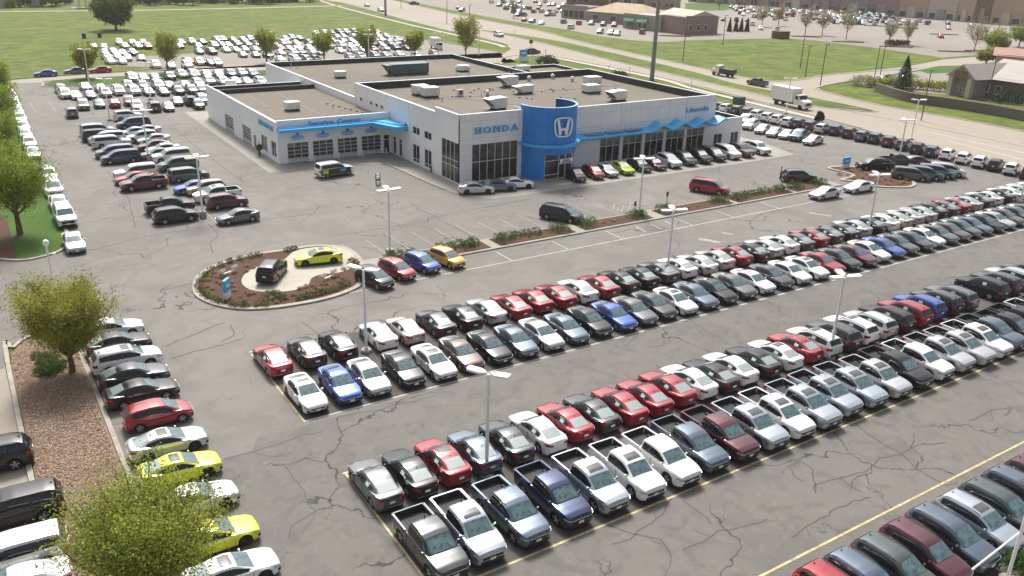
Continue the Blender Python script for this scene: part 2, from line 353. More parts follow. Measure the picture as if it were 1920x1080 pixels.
        mb.add(vs, fs); return mb
    off = .014
    a, b = C['ws']; nx = 5 if lod < 2 else 2
    def topgrid(a, b, s0, s1, off, nx, ns=6):
        return [[(lambda q: (x, q[0], q[1]+off))(gtop(x, s)) for s in [s0+(s1-s0)*j/ns for j in range(ns+1)]] for x in [a+(b-a)*i/nx for i in range(nx+1)]]
    parts['windscreen'] = (grid(topgrid(a, b, -.93, .93, off, nx), (-.02, 0, -.04)), 'glass')
    a, b = C['rw']; steep = kind in ('suv', 'hatchback', 'minivan', 'large_suv', 'pickup')
    parts['rear_window'] = (grid([[(x-(.02 if steep else 0), y, z) for x, y, z in q] for q in topgrid(a, b, -.9, .9, off, nx)], (.02, 0, -.04)), 'dglass' if steep else 'rglass')
    for sgn in (1, -1):
        if lod < 2:
            a0, b0 = C['doors'][0][0]+.03, C['doors'][-1][1]-.02; rows = []
            for i in range(9):
                x = a0+(b0-a0)*i/8; rows.append([(x, sgn*(gpt(x, t)[0]+.007), gpt(x, t)[1]) for t in (.1, .35, .62, .89)])
            parts['window_surround'+('' if sgn == 1 else '.1')] = (grid(rows, (0, -sgn*.02, 0)), 'blk')
        for di, (a, b) in enumerate(C['doors']):
            rows = []
            for i in range(6 if lod < 2 else 3):
                x = a+(b-a)*i/(5 if lod < 2 else 2); row = []
                for t in (.13, .5, .86):
                    y, z = gpt(x, t); row.append((x, sgn*(y+.016), z))
                rows.append(row)
            parts['side_window'+('' if (sgn == 1 and di == 0) else '.%d%d' % (di, sgn > 0))] = (grid(rows, (0, -sgn*.03, 0)), 'dglass')
            if sticker and di == 1 and sgn == 1:
                xm = (a+b)/2; rows = [[(x, (gpt(x, t)[0]+.034), gpt(x, t)[1]) for t in (.25, .75)] for x in (xm+.2, xm-.16)]
                parts['price_sheet'] = (grid(rows, (0, -.006, 0)), 'stick')
    if sunroof:
        a = C['roof'][0]-.12
        parts['sunroof'] = (grid(topgrid(a, a-.55, -.68, .68, .022, 8), (0, 0, -.02)), 'sroof')
    # chassis hiding the arches
    ch = MB(); wi = W_(0)*.80
    ch.box(-L2+.3, L2-.3, -wi, wi, zb0+.01, min(.72, zb0+.5)); parts['underbody'] = (ch, 'blk')
    # front strips that follow the plan curve
    ks = [(w, x) for x, w in C['w'] if x > 0]; kr = [(w, x) for x, w in C['w'] if x < 0]
    def xf(y, rear=False):
        k = sorted(kr if rear else ks); y = abs(y)
        if y <= k[0][0]: v = k[0][1]
        else: v = float(np.interp(y, [q[0] for q in k], [q[1] for q in k]))
        return v
    def strip(y0, y1, z0, z1, off, rear=False, n=5, dz=0., fold=0.):
        sg = -1 if rear else 1; rows = []
        for i in range(n+1):
            y = y0+(y1-y0)*i/n; x = xf(y, rear)+sg*off; f = fold*abs((y-y0)/(y1-y0) if y1 != y0 else 0)
            rows.append([(x, y, z0+f+dz*i/n), (x, y, z1+dz*i/n)])
        return grid(rows, (-sg*.04, 0, 0))
    zf = ZT(L2); zn = ZT(L2-.08)
    tall = kind in ('suv', 'pickup', 'large_suv', 'minivan')
    gw = .6 if tall else .5; gz0, gz1 = (.58, zf+.0) if tall else (.42, zf-.01)
    wf = C['w'][0][1]
    parts['grille'] = (strip(-gw, gw, gz0, gz1, .012), 'blk')
    parts['grille_bar'] = (strip(-gw, gw, gz1-.05, gz1, .022), 'chrome' if kind in ('hatchback', 'suv', 'pickup', 'sedan', 'minivan') else 'blk')
    parts['lower_intake'] = (strip(-.68, .68, zb0+.09, zb0+(.27 if tall else .2), .014, n=8), 'blk')
    ymax = W_(L2-.42)-.012
    for s in (1, -1):
        parts['headlight'+('' if s > 0 else '.1')] = (strip(s*(gw+.02), s*ymax, gz1-.10, gz1-.01, .016, n=8, dz=.09), 'head')
        if not tall: parts['fog_vent'+('' if s > 0 else '.1')] = (strip(s*.56, s*.78, zb0+.14, zb0+.3, .013, n=4), 'blk')
    parts['license_plate'] = (MB().box(L2+.005, L2+.03, -.16, .16, gz0-.08, gz0+.06), 'plate')
    zr = ZT(-L2); yb = W_(-L2+.32)-.008
    for s in (1, -1):
        if tall or kind == 'hatchback':
            parts['tail_light'+('' if s > 0 else '.1')] = (strip(s*(yb-.34), s*yb, zr-.16, zr+.04, .016, True, n=8), 'tail')
        else:
            parts['tail_light'+('' if s > 0 else '.1')] = (strip(s*(yb-.42), s*yb, zr-.14, zr+.0, .016, True, n=8, dz=.06), 'tail')
    zp = (zr-.2) if not tall else zr-.14
    parts['license_plate.1'] = (MB().box(-L2-.03, -L2-.004, -.16, .16, zp-.08, zp+.06), 'plate')
    parts['rear_bumper_trim'] = (strip(-.66, .66, zb0+.1, zb0+(.22 if not tall else .28), .014, True, n=8), 'blk')
    if kind in ('sedan', 'coupe') and lod == 0: parts['exhaust_trim'] = (strip(-.62, .62, zb0+.225, zb0+.25, .02, True, n=8), 'chrome')
    xm = C['doors'][0][0]+.02
    for s in (1, -1):
        y, z = gpt(xm-.05, .1)
        mb = MB(); yy = y+.13
        prof = [(-.12, .05, .03), (-.08, .09, .08), (.06, .09, .09), (.11, .05, .05)]
        vs = []
        for (dx, hy, hz) in prof:
            for a_ in range(6):
                th = 2*pi*a_/6; vs.append((xm-.03-dx*.5, s*yy+cos(th)*.10*(hz/.09), z+.05+sin(th)*.075*(hz/.09)))
        fs = [(i*6+j, i*6+(j+1) % 6, (i+1)*6+(j+1) % 6, (i+1)*6+j) for i in range(3) for j in range(6)]+[tuple(range(6)), tuple(range(18, 24))]
        mb.add(vs, fs); mb.box(xm-.06, xm, min(s*(y-.03), s*(yy-.05)), max(s*(y-.03), s*(yy-.05)), z+.0, z+.035)
        parts['door_mirror'+('' if s > 0 else '.1')] = (mb, 'PAINT')
    if C.get('rails'):
        a, b = C['roof']
        for s in (1, -1):
            rows = [(x, s*(WR(x)*.93), ZG(x)+.045+(0 if 0 < i < 6 else -.04)) for i, x in enumerate([a-.05+(b-a+.1)*q/6 for q in range(7)])]
            parts['roof_rail'+('' if s > 0 else '.1')] = (MB().tube(rows, .018, 5), 'blk')
    a, b = C['roof']; xa = b+.14
    if kind != 'hatchback': parts['antenna_fin'] = (MB().add([(xa+.09, 0, ZG(xa)+.035), (xa-.07, .025, ZG(xa)+.03), (xa-.07, -.025, ZG(xa)+.03), (xa-.05, 0, ZG(xa)+.11)], [(0, 1, 3), (0, 3, 2), (1, 2, 3), (0, 2, 1)]), 'blk')
    # dark cowl / side sill line, door seams
    for s in (1, -1):
        seam = MB(); w = W_(0); seam.box(wheels[1]+ra, wheels[0]-ra, min(s*w*.9, s*(w+.006)), max(s*w*.9, s*(w+.006)), zb0-.02, zb0+.14)
        for (a, b) in C['doors'][:2]:
            for x in ((a+.14, b-.03) if (a, b) == C['doors'][0] else (b-.02,)):
                if wheels[1]+ra < x < wheels[0]-ra:
                    w = W_(x); seam.box(x-.007, x+.007, min(s*w*.97, s*(w+.003)), max(s*w*.97, s*(w+.003)), zb0+.12, ZT(x)-.12)
        parts['sill_trim'+('' if s > 0 else '.1')] = (seam, 'blk')
    if bed:
        ln = MB(); x0, x1 = bed[1]+.03, bed[0]-.03; w = 1.0*.845-.012; zt, z0 = 1.195, .812
        ln.add([(x0, -w, z0), (x1, -w, z0), (x1, w, z0), (x0, w, z0), (x0, -w, zt), (x1, -w, zt), (x1, w, zt), (x0, w, zt)], [(0, 1, 2, 3), (0, 4, 5, 1), (3, 2, 6, 7), (0, 3, 7, 4), (1, 5, 6, 2)])
        for j in range(9):
            y = -w+.14+j*(2*w-.28)/8; ln.box(x0+.05, x1-.05, y-.03, y+.03, z0, z0+.018)
        for s in (1, -1):
            ln.box(wheels[1]-.42, wheels[1]+.42, min(s*w, s*(w-.2)), max(s*w, s*(w-.2)), z0, z0+.16)
            parts['bed_rail'+('' if s > 0 else '.1')] = (MB().box(x0-.03, x1+.03, min(s*.87, s*.975), max(s*.87, s*.975), 1.2, 1.222), 'PAINT')
        parts['tailgate_cap'] = (MB().box(bed[1]-.06, bed[1]+.02, -.86, .86, 1.2, 1.222), 'PAINT')
        parts['bed_liner'] = (ln, 'liner')
    # wheels
    tw = .215 if not tall else .235
    for i, (wx, s) in enumerate(((wheels[0], 1), (wheels[0], -1), (wheels[1], 1), (wheels[1], -1))):
        yo = W_(wx)*.985-.01; n = 20 if lod == 0 else 10
        mb = MB(); yc = s*(yo-tw/2)
        mb.lathe((wx, yc, r), [(.18, -tw/2+.03), (r-.06, -tw/2), (r-.015, -tw/2+.02), (r, -tw/2+.05), (r, tw/2-.05), (r-.015, tw/2-.02), (r-.06, tw/2), (.18, tw/2-.03)], n, axis='y')
        sfx = '' if i == 0 else '.%d' % i
        parts['wheel'+sfx] = (mb, 'tyre')
        rm = MB(); yf = s*(yo-.012); R2 = r-.075
        ring = [(wx+R2*cos(2*pi*q/n), yf-s*.03, r+R2*sin(2*pi*q/n)) for q in range(n)]+[(wx+(R2-.04)*cos(2*pi*q/n), yf, r+(R2-.04)*sin(2*pi*q/n)) for q in range(n)]
        rm.add(ring, [((q), (q+1) % n, n+(q+1) % n, n+q) if s < 0 else (n+q, n+(q+1) % n, (q+1) % n, q) for q in range(n)])
        for q in range(5):
            th = 2*pi*q/5+.3; d = Vector((cos(th), 0, sin(th))); p = Vector((-sin(th), 0, cos(th))); c0 = Vector((wx, yf, r))
            v = [c0+d*.03-p*.05, c0+d*.03+p*.05, c0+d*(R2-.01)+p*.028, c0+d*(R2-.01)-p*.028]; v2 = [a+Vector((0, -s*.025, 0)) for a in v]
            rm.add(v+v2, [(0, 1, 2, 3), (0, 3, 7, 4), (1, 5, 6, 2), (0, 4, 5, 1)])
        rm2 = MB(); rm2.add([(wx+(R2-.005)*cos(2*pi*q/n), yf-s*.05, r+(R2-.005)*sin(2*pi*q/n)) for q in range(n)], [tuple(range(n)) if s < 0 else tuple(range(n))[::-1]])
        rm.v, rm.f, rm.m = rm.v, rm.f, [0]*len(rm.f); rm.add(rm2.v, rm2.f, 1)
        parts['rim'+sfx] = (rm, 'drim' if dark_rim else 'rim')
    return parts
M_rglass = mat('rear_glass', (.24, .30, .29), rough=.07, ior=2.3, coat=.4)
M_sroof = mat('sunroof_glass', (.07, .075, .075), rough=.1, ior=1.8)
M_rail = mat('bed_rail_cap', (.16, .165, .17), rough=.35)
MATS = dict(rail=M_rail, sroof=M_sroof, glass=M_glass, dglass=M_dglass, rglass=M_rglass, tyre=M_tyre, rim=M_rim, drim=M_drim, blk=M_blk, chrome=M_chrome, head=M_head, tail=M_tail, plate=M_plate, stick=M_stick, liner=M_liner)
PROTO = {}
SMOOTH = {'body': 32, 'wheel': 40, 'windscreen': 50, 'door_mirror': 50}
SKIP = {1: ('fog_vent', 'seam', 'exhaust_trim', 'grille_bar', 'antenna_fin')}
def clean(n): return n.split('.')[0]
def proto(kind, sunroof, dark_rim, sticker):
    k = (kind, sunroof, dark_rim, sticker)
    if k not in PROTO:
        L = []
        for n, (mb, m) in build_car(kind, sunroof=sunroof, dark_rim=dark_rim, sticker=sticker).items():
            mm = PAINT['wh'] if m == 'PAINT' else MATS[m]
            L.append((n, mb.mesh(clean(n), [mm, M_blk] if clean(n) == 'rim' else mm, SMOOTH.get(clean(n), 35)), m == 'PAINT'))
        PROTO[k] = L
    return PROTO[k]
MERGED = {}
def merged(kind, lod=1):
    if (kind, lod) not in MERGED:
        big = MB(); mats = ['PAINT']
        for n, (mb, m) in build_car(kind, res=.12 if lod == 1 else .6, lod=lod).items():
            if lod == 2 and clean(n) not in ('body', 'windscreen', 'rear_window', 'side_window', 'wheel', 'underbody'): continue
            if clean(n) in ('exhaust_trim', 'fog_vent', 'antenna_fin', 'grille_bar'): continue
            if m not in mats: mats.append(m)
            big.add(mb.v, mb.f, mats.index(m))
        MERGED[(kind, lod)] = (big, mats)
    return MERGED[(kind, lod)]
MESH1 = {}
WORD = {'sedan': 'sedan', 'coupe': 'coupe', 'hatchback': 'hatchback', 'suv': 'SUV', 'large_suv': 'large SUV', 'minivan': 'minivan', 'pickup': 'pickup truck'}
NCAR = [0]
def car(kind, col, x, y, head, label, group, lod=0, sunroof=False, dark_rim=False, shade=False, sticker=False, z=.02):
    NCAR[0] += 1
    nm = {'sedan': 'parked_sedan', 'coupe': 'parked_coupe', 'hatchback': 'parked_hatchback', 'suv': 'parked_suv', 'large_suv': 'parked_large_suv', 'minivan': 'parked_minivan', 'pickup': 'parked_pickup'}[kind]
    cat = {'sedan': 'sedan', 'coupe': 'coupe', 'hatchback': 'hatchback', 'suv': 'SUV', 'large_suv': 'SUV', 'minivan': 'minivan', 'pickup': 'pickup truck'}[kind]
    rz = R_(head)
    if lod == 1:
        if kind not in MESH1:
            big, mats = merged(kind); MESH1[kind] = big.mesh(nm, [PAINT['wh'] if m == 'PAINT' else MATS[m] for m in mats], 35)
        o = link(nm, MESH1[kind], None, (x, y, z), rz); o.material_slots[0].link = 'OBJECT'; o.material_slots[0].material = PAINT[col]
        return tag(o, label, cat, group)
    root = thing(nm, label, cat, (x, y, z), rz, group); ws = {}; root.scale = (rnd.uniform(.985, 1.025), rnd.uniform(1.0, 1.04), rnd.uniform(.98, 1.035))
    for n, me, pt in proto(kind, sunroof, dark_rim, sticker):
        b = clean(n)
        o = bpy.data.objects.new(b, me); COL.objects.link(o)
        if b == 'rim': o.parent = ws[n.replace('rim', 'wheel')]
        else: o.parent = root
        if b == 'wheel': ws[n] = o
        if pt: o.material_slots[0].link = 'OBJECT'; o.material_slots[0].material = PAINT[col]
        if shade and b == 'windscreen': o.material_slots[0].link = 'OBJECT'; o.material_slots[0].material = M_shade
    return root
# ------------------------------------------------------------------ ground, roads, kerbs
G_grass = noise_mat('grass_turf', [(.125, .165, .012), (.018, 4, .38, .62, (.175, .19, .016), 1, .4), (.05, 6, .45, .62, (.19, .16, .05), .8, .9), (.16, 6, .42, .6, (.045, .095, .012), .8, .4), (.5, 6, .4, .65, (.05, .10, .012), .7, 0), (3, 4, .4, .7, (.13, .17, .03), .4, 0)], rough=.95, bump=(14, .6, .2))
G_lawn = noise_mat('lawn_grass', [(.05, .115, .014), (.2, 5, .4, .65, (.09, .155, .02), .8, .3), (7, 4, .4, .7, (.03, .07, .01), .6, 0)], rough=.95, bump=(20, .6, .1))
G_asph = noise_mat('asphalt', [(.222, .212, .194), (.03, 4, .42, .62, (.185, .176, .162), .9, .5), (.25, 5, .42, .66, (.165, .153, .138), .7, 1.2), (.8, 6, .52, .72, (.25, .24, .222), .5, .6), (.09, 6, .5, .66, (.155, .146, .134), .6, 1.5), (30, 3, .35, .7, (.12, .11, .10), .5, 0)],
                   rough=.88, bump=(60, .35, .02), crack=[(.085, .006, (.05, .047, .043), .47, .85), (.33, .008, (.075, .07, .064), .56, .6)])
G_conc = noise_mat('road_concrete', [(.32, .28, .23), (.02, 4, .4, .65, (.28, .245, .20), .8, .4), (.5, 5, .45, .7, (.25, .22, .18), .5, .8), (12, 4, .4, .7, (.36, .32, .27), .4, 0)], rough=.9, bump=(30, .3, .02))
G_shop = noise_mat('shopping_lot_concrete', [(.25, .225, .195), (.012, 4, .4, .65, (.215, .19, .165), .8, .4), (.2, 5, .45, .7, (.28, .255, .22), .5, .8)], rough=.9)
G_apron = noise_mat('apron_concrete', [(.31, .29, .255), (.3, 5, .4, .65, (.25, .232, .205), .8, .8), (14, 4, .4, .7, (.36, .34, .30), .4, 0)], rough=.88, bump=(30, .3, .02))
G_kerb = noise_mat('kerb_concrete', [(.38, .345, .29), (1.2, 5, .4, .65, (.29, .262, .22), .8, .8)], rough=.88)
G_mulch = noise_mat('wood_mulch', [(.31, .225, .155), (.12, 4, .42, .6, (.24, .165, .11), .9, .5), (1.2, 6, .4, .65, (.19, .11, .075), .8, .5), (14, 5, .35, .65, (.40, .30, .22), .7, .6), (34, 3, .45, .6, (.14, .085, .06), .7, 0)], rough=.95, bump=(12, 1., .12))
G_dmulch = noise_mat('dark_mulch', [(.085, .044, .028), (2.5, 6, .4, .65, (.06, .032, .021), .8, .5), (14, 4, .4, .65, (.15, .085, .055), .7, .3)], rough=.95, bump=(16, 1., .1))
M_white = mat('white_line_paint', (.50, .485, .455), rough=.8, var=.25, scale=3)
M_faint = mat('worn_line_paint', (.30, .285, .265), rough=.85, var=.4, scale=4)
M_yel = mat('yellow_line_paint', (.50, .40, .20), rough=.8, var=.4, scale=3)
M_seal = mat('crack_sealant', (.055, .05, .046), rough=.7)

sheet('ground', rect(-900, 2600, -300, 2900), -.03, G_grass)
asph = [(4.8, 12), (4.8, 66.5), (4.2, 69.5), (2.2, 71.2), (.3, 70), (-.3, 66), (-14, 66), (-14, 84)]
lawn_px = [(-60, 480), (0, 487), (40, 489), (80, 482), (113, 471), (127, 456), (125, 436), (108, 400), (85, 350), (62, 300), (30, 205), (16, 158)]
asph += [tuple(at(*p)[:2]) for p in lawn_px[1:]]
asph += [(9.5, 206), (112, 206), (128, 190), tuple(at(1345, 203)[:2])]
road_near = [(1413, 189), (1533, 221), (1613, 241), (1760, 283), (1920, 328), (2150, 395)]
asph += [tuple(at(*p)[:2]) for p in road_near[0:]]
asph += [(150, -10), (40, 12)]
sheet('parking_lot_asphalt', asph, 0.0, G_asph)
sheet('street', rect(-60, -.2, -20, 96), -.012, G_conc)
sheet('lawn', [tuple(at(*p)[:2]) for p in lawn_px]+[(-30, 210), (-60, 150), (-60, 100)], .05, G_lawn)
sheet('access_road', [tuple(at(*p)[:2]) for p in [(22, 150), (200, 137), (335, 128), (520, 119)]]+[(100, 214), (146, 206)]+[tuple(at(*p)[:2]) for p in [(935, 99), (975, 108), (945, 118), (930, 112)]]+[(130, 198), (9.3, 205)], .012, G_conc)
far_lot = [(205, 123), (214, 108), (300, 104), (420, 97), (560, 80), (640, 68), (740, 66), (830, 80), (905, 92), (935, 98), (940, 112), (870, 112), (520, 120), (330, 128)]
sheet('overflow_lot_pavement', [tuple(at(*p)[:2]) for p in far_lot], .004, G_shop)
near = [(470, -24), (560, -8), (640, 5), (690, 18), (760, 38), (840, 58), (905, 72), (950, 84), (958, 92), (940, 104), (950, 112), (985, 103), (1030, 105), (1171, 133), (1296, 160)]+road_near
farr = [(2150, 305), (1920, 247), (1780, 220), (1647, 197), (1545, 172), (1533, 164), (1603, 150), (1720, 132), (1900, 113), (1990, 104), (1990, 95), (1850, 105), (1767, 112), (1700, 125), (1560, 140), (1500, 150), (1440, 152), (1380, 142), (1296, 124), (1150, 92), (1067, 73), (1004, 56), (903, 37), (827, 21), (770, 8), (700, -8), (600, -26)]
sheet('road', [tuple(at(*p)[:2]) for p in near+farr], .02, G_conc)
med = [(890, 55), (948, 62), (1046, 77), (1129, 95), (1296, 134), (1363, 153), (1443, 170), (1520, 183), (1645, 210), (1513, 197), (1380, 167), (1280, 144), (1140, 112), (1025, 83), (948, 66)]
sheet('median_grass', [tuple(at(*p)[:2]) for p in med], .12, G_grass)
shop = [(745, -2), (813, 12), (900, 29), (973, 42), (1060, 55), (1129, 69), (1179, 75), (1244, 79), (1300, 75), (1467, 72), (1520, 75), (1643, 90), (1767, 108), (1850, 102), (1990, 90), (2200, 60), (2200, -60), (1200, -50), (740, -30)]
sheet('shopping_center_pavement', [tuple(at(*p)[:2]) for p in shop], .004, G_shop)
sheet('restaurant_lot_pavement', [tuple(at(*p)[:2]) for p in [(1610, 152), (1720, 134), (1900, 115), (2100, 96), (2100, 215), (1900, 196), (1800, 180), (1700, 170), (1640, 166), (1612, 160)]], .008, G_shop)
for pts in ([(1480, 148), (1540, 141), (1590, 135)],): pass
sheet('far_lawn', [tuple(at(*p)[:2]) for p in [(1285, 6), (1390, 4), (1395, 16), (1330, 20), (1285, 19)]], .03, G_lawn)
for p in ([(1722, 132), (1760, 124), (1860, 122), (1900, 118), (1880, 128), (1800, 136), (1740, 138)], [(1730, 160), (1770, 154), (1790, 158), (1780, 166), (1745, 166)], [(1660, 146), (1715, 139), (1725, 145), (1690, 150)]):
    sheet('verge', [tuple(at(*q)[:2]) for q in p], .05, G_lawn)
k = MB()
def kerb(px, w=.35, h=.13, closed=False, world=False, name='kerb', n=5):
    pts = px if world else [tuple(at(*p)[:2]) for p in px]
    mb = MB(); ribbon(mb, smooth_path(pts, n, closed), w, -.02, h, closed); return struct(name, mb, G_kerb)
kerb(lawn_px[1:]); kerb([(0, 15), (0, 66), (.6, 69.3), (2.2, 71), (4.2, 69.4), (4.75, 66.4), (4.75, 12)], world=True, w=.3)
kerb([(22, 148), (200, 136), (330, 127.5)]); kerb(road_near[2:], w=.4)
kerb(med, closed=True, w=.5)
kerb([(1030, 104), (1171, 131), (1296, 158), (1413, 187), (1533, 219), (1613, 240)], w=.5); kerb([(640, 4), (690, 17), (760, 37), (840, 57), (905, 71), (952, 84)], w=.5)
kerb([(1920, 247), (1780, 220), (1647, 197), (1545, 172), (1533, 164), (1603, 150), (1720, 132)], w=.6)
kerb([(1720, 128), (1560, 140), (1500, 150), (1440, 152), (1380, 142), (1296, 124), (1150, 92), (1067, 73), (1004, 56), (903, 37), (827, 21), (770, 8)], w=.6)
def walk(px, w=1.7):
    mb = MB(); ribbon(mb, smooth_path([tuple(at(*p)[:2]) for p in px], 5), w, .09, None)
    struct('sidewalk', mb, noise_mat('sidewalk_concrete', [(.50, .455, .38), (.5, 4, .4, .65, (.43, .39, .32), .8, .4)], rough=.9))
walk([(600, 1), (640, 14), (753, 43), (840, 63), (925, 82), (945, 89)]); walk([(985, 100), (1025, 106), (1225, 146), (1300, 167), (1407, 193), (1532, 223)])
walk([(0, 22), (300, 19), (640, 11)], 3.0)
kerb([(940, 121), (937, 113), (950, 107), (985, 102), (1010, 103), (1030, 105)], w=.5)
kerb([(238, 157), (95, 163), (82, 158), (95, 152), (240, 143), (505, 132)], w=.4)
sheet('island_lawn', [tuple(at(*p)[:2]) for p in [(240, 156), (95, 162), (84, 158), (97, 152.5), (240, 144), (505, 133), (505, 141)]], .09, G_lawn)
# bed on the left: mulch with a gently uneven surface
rr = random.Random(3)
mb = MB(); nx, ny = 24, 110; vs = []
for j in range(ny+1):
    for i in range(nx+1):
        x = .16+4.45*i/nx; y = 13+57*j/ny; e = min(i, nx-i, 3)/3
        if y > 66:
            hw = 2.2*math.sqrt(max(.0, 1-((y-66)/4.6)**2)); x = 2.38+(x-2.38)*hw/2.23
        vs.append((x, y, .08+e*(.10+.06*rr.random())))
mb.add(vs, [(j*(nx+1)+i, j*(nx+1)+i+1, (j+1)*(nx+1)+i+1, (j+1)*(nx+1)+i) for j in range(ny) for i in range(nx)]); struct('mulch_bed', mb, G_mulch, 60)
mb = MB()
for _ in range(22000):
    x = .3+4.2*rr.random(); y = 30+38*rr.random(); a = rr.random()*pi; l = .03+.045*rr.random(); w = .012+.014*rr.random(); z = .24+.02*rr.random(); t = rr.uniform(-.02, .03)
    c, s = cos(a), sin(a); mb.add([(x-c*l+s*w, y-s*l-c*w, z), (x+c*l+s*w, y+s*l-c*w, z+t), (x+c*l-s*w, y+s*l+c*w, z+t+.01), (x-c*l-s*w, y-s*l+c*w, z+.015)], [(0, 1, 2, 3)], rr.randrange(3))
o = mb.build('wood_chips', [mat('chip_pale', (.42, .32, .235), rough=.9), mat('chip_mid', (.28, .20, .135), rough=.9), mat('chip_dark', (.15, .085, .06), rough=.9)])
o['kind'] = 'stuff'; o['label'] = 'loose wood chips scattered over the mulch bed'
sheet('mulch_path', [tuple(at(*p)[:2]) for p in [(-60, 400), (0, 402), (14, 415), (20, 440), (33, 488), (0, 486), (-60, 478)]], .075, G_dmulch)
# south edge planting at the bottom right
kerb([(20, 15.3), (80, 15.3)], world=True); sheet('south_border', rect(20, 90, -8, 15.15), .06, G_apron)
G_bay = noise_mat('bay_asphalt', [(.085, .08, .076), (.06, 4, .42, .62, (.07, .066, .062), .9, .5), (.4, 5, .42, .66, (.11, .10, .092), .75, 1.2), (1.1, 6, .55, .7, (.07, .064, .06), .7, .6), (30, 3, .35, .7, (.08, .075, .07), .5, 0)], rough=.85, bump=(60, .35, .02))  # sealed stalls, with the shade under the cars put into the dark colour
G_near = noise_mat('darkened_near_asphalt', [(.165, .157, .146), (.035, 4, .42, .62, (.138, .131, .122), .9, .6), (.22, 5, .42, .66, (.19, .175, .155), .7, 1.4), (.5, 6, .5, .68, (.115, .109, .102), .7, 1.2), (1.6, 6, .55, .7, (.21, .20, .187), .5, .6), (30, 3, .35, .7, (.09, .083, .076), .5, 0)], rough=.86, bump=(60, .35, .02), crack=[(.11, .007, (.045, .042, .039), .47, .9), (.4, .009, (.065, .06, .056), .54, .7)])  # gradual darkening towards the viewer, put into the colour of one flat sheet
sheet('darkened_near_asphalt', [(4.95, 15.6), (135, 15.6), (135, 47.7), (12.5, 47.7), (11.8, 46.5), (4.95, 46.2)], .004, G_near); sheet('bay_asphalt', rect(15.8, 134, 48.2, 59.4), .008, G_bay); sheet('bay_asphalt', rect(15.6, 110, 29.6, 41.), .008, G_bay)

# ------------------------------------------------------------------ painted lines
def line(path, w, m, name='painted_line', z=.0125):
    mb = MB(); ribbon(mb, path, w, z); return struct(name, mb, m)
line([(15.75, 59.6), (15.75, 48.2)], .13, M_yel); line([(15.69, 48.14), (62, 47.95), (135, 47.6)], .13, M_white)
line([(15.75, 41.2), (15.6, 30.9), (15.5, 22)], .13, M_yel); line([(15.6, 29.5), (17.5, 29.45), (60, 29.55), (110, 29.6)], .14, M_yel)
line([(15.68, 60.0), (16.6, 60)], .12, M_white); line([(15.6, 41.3), (16.4, 41.3)], .12, M_white)
line([(22, 22.1), (110, 22.15)], .14, M_yel)
line([(27, 67.4), (60, 67.5), (104, 67.6)], .12, M_white)
for px in (947, 1053, 1155, 1285, 1362, 1447, 1530, 1595): x = row_x(px, 68.8, 0); line([(x, 70.6), (x, 67.6)], .11, M_white, z=.017)
for i in range(26):
    x = 31.5+i*2.75; line([(x, 80.2), (x+.05, 74.9)], .1, M_faint)
line([(86, 64.5), (87.3, 62.3)], .5, M_faint); line([(66.5, 63.6), (67.7, 61.6)], .8, M_faint); line([(70.5, 64), (71.1, 62.9)], .5, M_faint)
x = row_x(1222, 69, 0)
for dx in (-1.2, 1.0, 3.2): line([(x+dx, 70.4), (x+dx-.3, 68.2)], .12, M_white, z=.017)
for (px, py) in ((1130, 386), (1190, 380)):      # accessible bay emblems
    c = at(px, py); mb = MB(); mb.lathe((c.x, c.y, 0), [(.42, .008), (.30, .0085)], 16); struct('painted_line', mb, M_faint); line([(c.x, c.y+.9), (c.x+.05, c.y+.2)], .16, M_faint, z=.017)
for (a, b) in (((1160, 390), (1157, 396)), ((1170, 385), (1164, 398)), ((1183, 380), (1177, 399)), ((1152, 382), (1149, 393))): line([tuple(at(*a)[:2]), tuple(at(*b)[:2])], .12, M_faint, z=.017)
for i in range(14): line([(22.2, 96+i*4.1), (27.2, 96+i*4.1)], .1, M_faint)
line([(22.2, 93), (22.2, 152)], .1, M_faint)
for i in range(26): line([(12+i*3.1, 180.5), (12+i*3.1, 170)], .1, M_faint)
for p in ([(1743, 248), (1920, 287)], [(1780, 265), (1920, 300)], [(1533, 197), (1920, 275)]):
    line([tuple(at(*q)[:2]) for q in p], .25, M_white if p[0][0] > 1600 else M_seal, z=.03)
for p in ([(660, 5), (900, 60), (940, 72)], [(1040, 100), (1170, 126), (1300, 152), (1450, 187)]):
    line([tuple(at(*q)[:2]) for q in p], .12, M_seal, z=.03)
